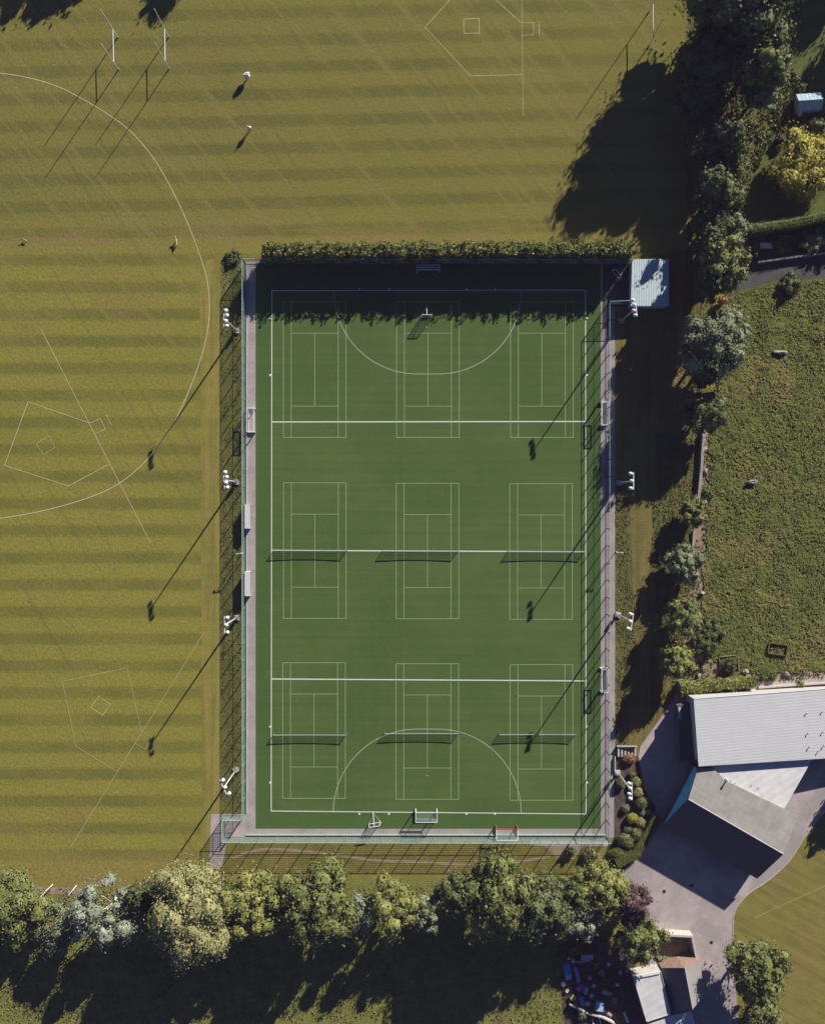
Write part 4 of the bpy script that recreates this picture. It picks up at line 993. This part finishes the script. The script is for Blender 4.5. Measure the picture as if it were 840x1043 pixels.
# corrugated shed
t = thing('shed', 'shed with pale blue corrugated roof at the pitch corner', 'shed', (*P(660, 287), 0)); o = Vector(P(660, 287)); rel = lambda q: (q[0] - o.x, q[1] - o.y)
A = [rel(q) for q in seen([(643.3, 264, 2.9), (680.5, 263.6, 2.7), (681, 311.8, 2.7), (642, 311.6, 2.9)])]
MB().prism([(x * .96, y * .97) for x, y in A], 0, [2.78, 2.58, 2.58, 2.78]).build('wall', 'pgreen', t); MB().prism(A, [2.8, 2.6, 2.6, 2.8], [2.9, 2.7, 2.7, 2.9]).build('roof', 'roof_s', t)
MB().box(A[0][0] + .20, A[0][0] + .24, -1.2, 1.2, 0, 2.2).build('door', 'green', t)
# greenhouse
t = thing('greenhouse', 'small glass greenhouse with pale lit roof at the top right', 'greenhouse', (*P(820, 107), 0), math.radians(4)); w_, l_ = 1.45, 2.1
slab([(-l_, w_, 1.5), (-l_, 0, 2.3), (l_, 0, 2.3), (l_, w_, 1.5)], .03, 'roof_slope', 'glass'); slab([(-l_, -w_, 1.5), (l_, -w_, 1.5), (l_, 0, 2.297), (-l_, 0, 2.297)], .03, 'roof_slope', 'glass')
m = MB(); m.add([(-l_, -w_, 0), (l_, -w_, 0), (l_, w_, 0), (-l_, w_, 0), (-l_, -w_, 1.46), (l_, -w_, 1.46), (l_, w_, 1.46), (-l_, w_, 1.46), (-l_, 0, 2.25), (l_, 0, 2.25)], [(0, 1, 5, 4), (1, 2, 6, 9, 5), (2, 3, 7, 6), (3, 0, 4, 8, 7)]); m.build('glass_wall', 'glass', t)
m = MB(); 
for i in range(7):
    x = -l_ + 2 * l_ * i / 6
    for s_ in (-1, 1): m.tube([(x, s_ * w_, 1.53), (x, 0, 2.33)], .03, 5)
m.tube([(-l_, 0, 2.34), (l_, 0, 2.34)], .04, 5); m.build('frame', 'white', t)
m = MB(); m.tube([(-.1, 0, .0), (-.1, 0, .5)], [.3, .35], 12); m.tube([(-.1, 0, .5), (-.1, 0, .56)], .38, 12); q = m.build('water_butt', 'white'); q.location = (*P(813.5, 117.5), 0); tag(q, 'round pale tub at the corner of the greenhouse', 'tub')

# steps at the north end of the planting bed
t = thing('garden_steps', 'flight of pale steps leading down to the tarmac yard', 'steps', (*P(637.5, 765), 0))
for i in range(6):
    x = (-8.5 + i * 3.5) * S; hh = .66 - i * .10
    m = MB(); m.box(x - .14, x + .14, -.85, .85, 0, hh); m.build('step', 'conc', t)
m = MB(); m.box(-1.75, 1.75, .88, .98, 0, .85); m.build('side_wall', 'stone', t)

# ------------------------------------------------------------------ loose things on the meadow and yard
def rock(name, label, cat, px, py, rx, ry, h, mat, rot=0):
    m = MB(); m.ball((0, 0, h * .3), (rx * .85, ry * .85, h * .5), 9, 6)
    m.v = [tuple(Vector(v) * (1 + .55 * noise.noise(Vector(v) * 1.9 + Vector((px, py, 0))))) for v in m.v]
    ob = m.build(name, mat); ob.location = (*P(px, py), .1); ob.rotation_euler = (0, 0, rot); return tag(ob, label, cat)
rock('mossy_log', 'pale mossy log lying near the top of the meadow', 'log', 793, 359, 1.5, .45, .8, 'stone', -.05)
rock('boulder', 'pale boulder on the left side of the meadow', 'boulder', 765, 491, 1., .5, .9, 'stone', .2)
t = thing('old_trough', 'old grassy trough at the bottom of the meadow', 'trough', (*P(791, 661), 0), -.15)
for a_ in ((-1.7, 1.7, .85, 1.05), (-1.6, 1.7, -1.0, -.85), (-1.75, -1.6, -.84, .84), (1.5, 1.7, -.84, .84)):
    m = MB(); m.box(*a_, 0, .55); m.build('side', 'rough', t)
t = thing('earth_pit_frame', 'rough timber frame around a dark bush above the barn', 'frame', (*P(742, 677), 0), .1)
for a_ in ((-1.5, 1.3, 1.5, 1.62), (-1.2, 1.6, -1.6, -1.5), (-1.7, -1.6, -1.2, 1.49), (1.5, 1.6, -1.0, 1.2)):
    m = MB(); m.box(*a_, 0, .35); m.build('side', 'timber', t)
for i, (x, y, r_, lb) in enumerate(((703, 672, .5, 'pale rock at the left end of the bare earth bank'), (711, 688, .4, 'small rock on the earth bank left of the pit'), (732, 691, .45, 'rock on bare earth below the pit'), (758, 684, .5, 'rock on the earth bank right of the pit'),
                                 (716, 647, .45, 'pale rock in the rubble strip left of the brambles'), (712, 632, .5, 'big pale rock in the lower rubble strip'), (715, 604, .4, 'rock in the middle of the rubble strip'), (716, 458, .5, 'pale rock by the top of the stone wall'), (718, 480, .4, 'rock beside the stone wall'),
                                 (800, 686, .45, 'rock on the bank above the concrete path'))):
    rock('rock', lb, 'rock', x, y, r_ * 1.3, r_, .7, 'stone', i)
m = MB(); m.box(-1.05, 1.05, -.5, .5, .55, .65); tb = thing('garden_table', 'pale table standing in shade below the flat-topped hedge', 'table', (*P(779, 251), 0)); m.build('table_top', 'white', tb)
for sx in (-.9, .9):
    for sy in (-.4, .4): MB().box(sx - .04, sx + .04, sy - .04, sy + .04, 0, .548).build('leg', 'white', tb)
# yard clutter by the small house
def crate(label, px, py, a, b, h, mat, rot, name='storage_box', cat='box'):
    t = thing(name, label, cat, (*P(px, py), 0), rot)
    MB().box(-a, a, -b, b, 0, h).build('body', mat, t); MB().box(-a - .04, a + .04, -b - .04, b + .04, h + .002, h + .07).build('lid', mat, t)
crate('blue box at the left of the cluttered yard', 576.5, 985, .55, .9, .9, 'blue', .2)
crate('pale blue box below the first blue box', 578, 993, .45, .5, .6, 'lblue', .1)
crate('long blue box in the cluttered yard', 587, 991, .3, 1.3, .7, 'blue', .25)
crate('square pale blue tank in the cluttered yard', 609.5, 1023, .6, .7, 1.0, 'lblue', -.15)
crate('small blue box near the purple tub', 592, 1018, .35, .7, .6, 'blue', .4)
m = MB(); m.tube([(0, 0, 0), (0, 0, .6)], [.5, .65], 14); m.tube([(0, 0, .6), (0, 0, .66)], .7, 14); q = m.build('tub', 'purple'); q.location = (*P(591, 1005), 0); tag(q, 'purple tub in the cluttered yard', 'tub')
m = MB(); m.tube([(0, 0, 0), (0, 0, .5)], [.4, .5], 12); m.tube([(0, 0, .5), (0, 0, .55)], .54, 12); q = m.build('tub', 'yellow'); q.location = (*P(583, 1015), 0); tag(q, 'yellow-green tub at the left of the cluttered yard', 'tub')
def chair(label, px, py, rz, mat='white'):
    t = thing('garden_chair', label, 'chair', (*P(px, py), 0), rz, 'pale garden chairs in the yard')
    MB().box(-.28, .28, -.28, .28, .42, .47).build('seat', mat, t); MB().box(-.28, .28, .24, .29, .472, .95).build('backrest', mat, t)
    for sx in (-.24, .24):
        for sy in (-.24, .23): MB().box(sx - .025, sx + .025, sy - .025, sy + .025, 0, .418).build('leg', mat, t)
    return t
ch = chair('white garden chair at the top of the cluttered yard', 578.5, 975, .4)
dup(ch, P(604, 1003), 1.2, 'white garden chair right of the purple tub'); dup(ch, P(602, 1013), 2.4, 'white garden chair nearest the square blue tank'); dup(ch, P(628, 1002), 0, 'white garden chair closest to the small house')
t = thing('workbench', 'grey metal bench at the top of the cluttered yard', 'bench', (*P(597, 973), 0), .05)
MB().box(-1.1, 1.1, -.45, .45, .8, .87).build('bench_top', 'grey', t)
for sx in (-1, 1):
    for sy in (-.38, .38): MB().box(sx - .04, sx + .04, sy - .04, sy + .04, 0, .798).build('leg', 'grey', t)
m = MB(); m.box(-1.2, 1.2, -.12, .12, 0, .14); q = m.build('timber_plank', 'birch'); q.location = (*P(594, 979), 0); q.rotation_euler = (0, 0, .12); tag(q, 'pale plank lying below the grey metal bench', 'plank')
wall_('long low white-topped wall slanting across the bottom yard', [(579, 1021), (600, 1031), (612, 1034), (624, 1040), (630, 1050)], .9, .22, 'conc')
for x, y, r_, lb in ((618, 1031, -.6, 'pink-brown board leaning at the end of the white-topped wall'), (637, 1036, -1.2, 'white board on the ground left of the small house'), (604, 1042, -1.3, 'white post at the bottom edge under the slanting wall'), (611, 1041, -1.3, 'second white post at the bottom edge under the slanting wall')):
    m = MB(); m.box(-.95, .95, -.22 if x in (618, 637) else -.1, .22 if x in (618, 637) else .1, .02, .25); q = m.build('board', 'pad' if x == 618 else 'white'); q.location = (*P(x, y), 0); q.rotation_euler = (0, 0, r_); tag(q, lb, 'board')
sheet('yard_soil', [(568, 962), (600, 952), (640, 965), (655, 1000), (660, 1060), (575, 1060)], .0175, 'soil', .3)
cl = [('bucket', 'white bucket', 'lens'), ('flower_pot', 'terracotta flower pot', 'rust_p'), ('storage_box', 'grey box', 'grey'), ('flower_pot', 'pale flower pot', 'conc'), ('storage_box', 'dark green box', 'teal')]
M['rust_p'] = simple('terracotta', (.40, .18, .10), .8, .15)
spots = [(583, 978, 0, 'left of the workbench'), (589, 999, 1, 'beside the long blue box'), (596, 1008, 2, 'right of the purple tub'), (600, 995, 3, 'above the chair by the purple tub'), (612, 990, 4, 'in the middle of the yard'), (619, 981, 0, 'under the edge of the round green tree'),
         (616, 1010, 2, 'above the square pale blue tank'), (598, 1021, 3, 'between small blue box and square tank'), (586, 1022, 1, 'near the yellow-green tub'), (625, 1018, 4, 'right of the square pale blue tank'), (573, 1001, 2, 'at the left edge of the yard'), (607, 981, 1, 'right of the workbench'), (631, 990, 3, 'by the corner of the small house'), (577, 1008, 0, 'left of the yellow-green tub')]
for (x, y, k, wh) in spots:
    nm, lb, mt = cl[k]
    if 'box' in nm: crate(lb + ' ' + wh, x, y, random.uniform(.3, .6), random.uniform(.25, .5), random.uniform(.4, .8), mt, random.uniform(0, 3))
    else:
        m = MB(); r_ = random.uniform(.22, .38); m.tube([(0, 0, 0), (0, 0, .45), (0, 0, .5)], [r_ * .75, r_, r_ * 1.08], 12); q = m.build(nm, mt); q.location = (*P(x, y), .018); tag(q, lb + ' ' + wh, 'pot' if 'pot' in nm else 'bucket')
for (x, y, r_, lf, wh) in ((586, 966, 7, 'mid', 'top left corner of the cluttered yard'), (615, 1001, 6, 'dark', 'middle of the cluttered yard'), (571, 975, 7, 'green', 'left edge of the cluttered yard'), (634, 1012, 6, 'mid', 'west wall of the small house'), (593, 1034, 6, 'silverg', 'lower side of the white-topped wall')):
    shrub('garden_shrub', 'loose leafy shrub at the ' + wh, x, y, r_, 1.3, lf, .11)
for (x, y, lb) in ((704, 902, 'round drain cover in the sunlit yard near the purple tree'), (724, 960, 'round drain cover on the path right of the walled yard'), (676, 908, 'round drain cover beside the shadow edge of the hall')):
    m = MB(); m.tube([(0, 0, .013), (0, 0, .03)], .32, 16); q = m.build('drain_cover', 'dark'); q.location = (*P(x, y), 0); tag(q, lb, 'drain cover')
# bare pale poles beside the birches
def bare(label, px, py, h, lean):
    m = MB(); m.tube([(0, 0, 0), (lean[0] * .7 + .25, lean[1] * .2, h * .55), (lean[0], lean[1], h)], [.10, .07, .03], 8)
    q = m.build('bare_trunk', 'birch'); q.location = (*P(px, py), 0); tag(q, label, 'dead tree')
bare('leaning pale bare trunk beside the left-edge green tree', 54, 901, 5.5, (-.8, -.9)); bare('short pale bare trunk left of the pale silvery tree', 78, 902, 3., (-.4, -.6)); bare('pale bent bare trunk right of the pale silvery tree', 138, 902, 8, (-1.4, -1.2))
sheet('worn_patch', [(30, 903), (92, 905), (95, 910), (60, 911), (30, 909)], .0105, 'dirt', .3, 1)

# ------------------------------------------------------------------ people and dogs
def skin_mesh(name, joints, edges, mat, parent=None, sub=2):
    me = bpy.data.meshes.new(name + '_src'); me.from_pydata([j[:3] for j in joints], edges, []); me.update()
    ob = bpy.data.objects.new(name + '_src', me); C.objects.link(ob)
    md = ob.modifiers.new('s', 'SKIN')
    for i, j in enumerate(joints):
        r = j[3]; me.skin_vertices[0].data[i].radius = (r, j[4] if len(j) > 4 else r)
    me.skin_vertices[0].data[0].use_root = True
    sb = ob.modifiers.new('b', 'SUBSURF'); sb.levels = sub; sb.render_levels = sub
    dg_ = bpy.context.evaluated_depsgraph_get(); ev = ob.evaluated_get(dg_)
    nm = bpy.data.meshes.new_from_object(ev); nm.name = name
    bpy.data.objects.remove(ob); nm.materials.clear(); nm.materials.append(M[mat])
    nm.polygons.foreach_set('use_smooth', [True] * len(nm.polygons))
    o = bpy.data.objects.new(name, nm); C.objects.link(o)
    if parent: o.parent = parent
    return o
def person(label, loc, rz, arms, top, legs_mat, coat=False):
    t = thing('person', label, 'person', loc, rz); t.scale = (1.1, 1.1, 1.12)
    sp, el, ha = arms
    J = [(0, 0, .95, .13, .10), (0, 0, 1.15, .125, .09), (0, 0, 1.38, .15, .095), (0, .01, 1.50, .055), (0, .02, 1.57, .055), (0, .03, 1.66, .085, .10), (0, .03, 1.75, .06)]
    E = [(0, 1), (1, 2), (2, 3), (3, 4), (4, 5), (5, 6)]
    for s_ in (-1, 1):
        b = len(J); J += [(s_ * .17, 0, 1.42, .05), (s_ * sp[0], sp[1], sp[2], .042), (s_ * el[0], el[1], el[2], .032), (s_ * ha[0], ha[1], ha[2], .035)]; E += [(2, b), (b, b + 1), (b + 1, b + 2), (b + 2, b + 3)]
        b = len(J); J += [(s_ * .10, 0, .88, .085), (s_ * .12, .04 * s_, .48, .055), (s_ * .12, -.02, .10, .04), (s_ * .12, .13, .04, .035)]; E += [(0, b), (b, b + 1), (b + 1, b + 2), (b + 2, b + 3)]
    skin_mesh('body', J, E, 'skin', t)
    # clothes
    J2 = [(0, 0, .88, .34, .28), (0, 0, 1.15, .33, .27), (0, 0, 1.41, .31, .25), (0, .01, 1.48, .075)]; E2 = [(0, 1), (1, 2), (2, 3)]
    if coat: J2[0] = (0, 0, .60, .60, .58); J2[1] = (0, 0, 1.08, .54, .54); J2[2] = (0, 0, 1.42, .42, .40)
    for s_ in (-1, 1):
        b = len(J2); k = .18 if coat else .10
        J2 += [(s_ * .18, 0, 1.42, k), (s_ * sp[0], sp[1], sp[2], k), (s_ * (el[0] * .9 + sp[0] * .1), el[1], el[2] * .97 + sp[2] * .03, k)]; E2 += [(2, b), (b, b + 1), (b + 1, b + 2)]
    skin_mesh('top', J2, E2, top, t)
    J3 = [(0, 0, .97, .15, .12)]; E3 = []
    for s_ in (-1, 1):
        b = len(J3); J3 += [(s_ * .10, 0, .88, .105), (s_ * .12, .04 * s_, .48, .08), (s_ * .12, -.02, .12, .065)]; E3 += [(0, b), (b, b + 1), (b + 1, b + 2)]
    skin_mesh('trousers', J3, E3, legs_mat, t)
    MB().ball((0, .015, 1.70), (.10, .115, .10), 12, 8).build('hair', 'hair', t, True)
    for s_ in (-1, 1): MB().ball((s_ * .12, .08, .045), (.055, .14, .045), 10, 6).build('shoe', 'cloth_d', t, True)
person('person in a loose white coat with arms held out on the field', P(252.3, 79.5), .4, ((.38, .02, 1.38), (.58, .10, 1.28), (.66, .16, 1.25)), 'cloth_w', 'cloth_w', True)
person('person in white top and dark trousers on the field below the coated one', P(254.5, 132.5), -.3, ((.27, .03, 1.18), (.28, .22, 1.0), (.27, .30, .98)), 'cloth_w', 'cloth_d')
def dog(label, loc, rz, s_, mat):
    t = thing('dog', label, 'dog', loc, rz); t.scale = (s_, s_, s_)
    J = [(0, 0, .52, .13), (.28, 0, .53, .145), (.52, 0, .66, .085), (.62, 0, .76, .085), (.76, 0, .74, .05), (.84, 0, .72, .035), (-.30, 0, .52, .12), (-.45, 0, .58, .035), (-.62, 0, .72, .025)]
    E = [(0, 1), (1, 2), (2, 3), (3, 4), (4, 5), (0, 6), (6, 7), (7, 8)]
    for sy in (-.09, .09):
        b = len(J); J += [(.30, sy, .38, .06), (.28, sy, .20, .035), (.30, sy, .04, .03), (.35, sy, .03, .03)]; E += [(1, b), (b, b + 1), (b + 1, b + 2), (b + 2, b + 3)]
        b = len(J); J += [(-.28, sy, .40, .075), (-.22, sy, .28, .045), (-.36, sy, .17, .03), (-.34, sy, .04, .028), (-.28, sy, .03, .03)]; E += [(6, b), (b, b + 1), (b + 1, b + 2), (b + 2, b + 3), (b + 3, b + 4)]
    skin_mesh('body', J, E, mat, t)
    for sy in (-.05, .05): MB().ball((.60, sy, .84), (.03, .03, .06), 8, 6).build('ear', mat, t, True)
dog('pale tan dog standing inside the cricket boundary line', P(180.5, 247), math.radians(100), 1.15, 'fur_t')
dog('small black and white dog near the left edge of the field', P(26.5, 245), math.radians(155), .75, 'fur_d')

# ------------------------------------------------------------------ thin purple volume added to lift and tint the shadows
hm, hn = new_mat('shadow_tint_haze'); pv = hn.nodes.new('ShaderNodeVolumePrincipled'); ho = hn.nodes.new('ShaderNodeOutputMaterial'); hn.links.new(pv.outputs[0], ho.inputs['Volume'])
pv.inputs['Color'].default_value = (.80, .56, 1., 1); pv.inputs['Density'].default_value = .00008; pv.inputs['Anisotropy'].default_value = 0
hb_ = MB().box(-430, 430, -430, 430, -1, 186).build('shadow_tint_haze', hm, kind='stuff')
# ------------------------------------------------------------------ light, sky, camera
el = math.radians(23.5); hz = Vector((.56, .828)).normalized()
az = math.atan2(hz.x, hz.y)           # clockwise from north
w = bpy.data.worlds.new("World"); scene.world = w; w.use_nodes = True
nt = w.node_tree; sky = nt.nodes.new('ShaderNodeTexSky'); sky.sky_type = 'NISHITA'; sky.sun_disc = False
sky.sun_elevation = el; sky.sun_rotation = az; sky.ozone_density = 8.0; sky.air_density = .45; sky.dust_density = .2; sky.altitude = 200
bg_ = nt.nodes['Background']; nt.links.new(sky.outputs[0], bg_.inputs[0]); bg_.inputs[1].default_value = .058
sd = bpy.data.lights.new('sun', 'SUN'); sd.energy = 5.0; sd.angle = math.radians(.5); sd.color = (1., .93, .84)
so = bpy.data.objects.new('sun', sd); C.objects.link(so)
d = Vector((hz.x * math.cos(el), hz.y * math.cos(el), math.sin(el))); so.rotation_euler = d.to_track_quat('Z', 'Y').to_euler(); so.location = d * 150
cam = bpy.data.cameras.new('camera'); co = bpy.data.objects.new('camera', cam); C.objects.link(co); scene.camera = co
co.location = (0, 0, H); co.rotation_euler = (0, 0, 0)
cam.sensor_fit = 'VERTICAL'; cam.sensor_height = 36; cam.lens = 36 * H / (1043 * S); cam.clip_end = 2000; cam.clip_start = 1
vs_ = scene.view_settings; vs_.view_transform = 'Standard'; vs_.look = 'None'; vs_.exposure = .75; vs_.gamma = 1; vs_.use_curve_mapping = False
scene.cycles.transparent_max_bounces = 10; scene.cycles.max_bounces = 4; scene.cycles.diffuse_bounces = 3; scene.cycles.transmission_bounces = 3
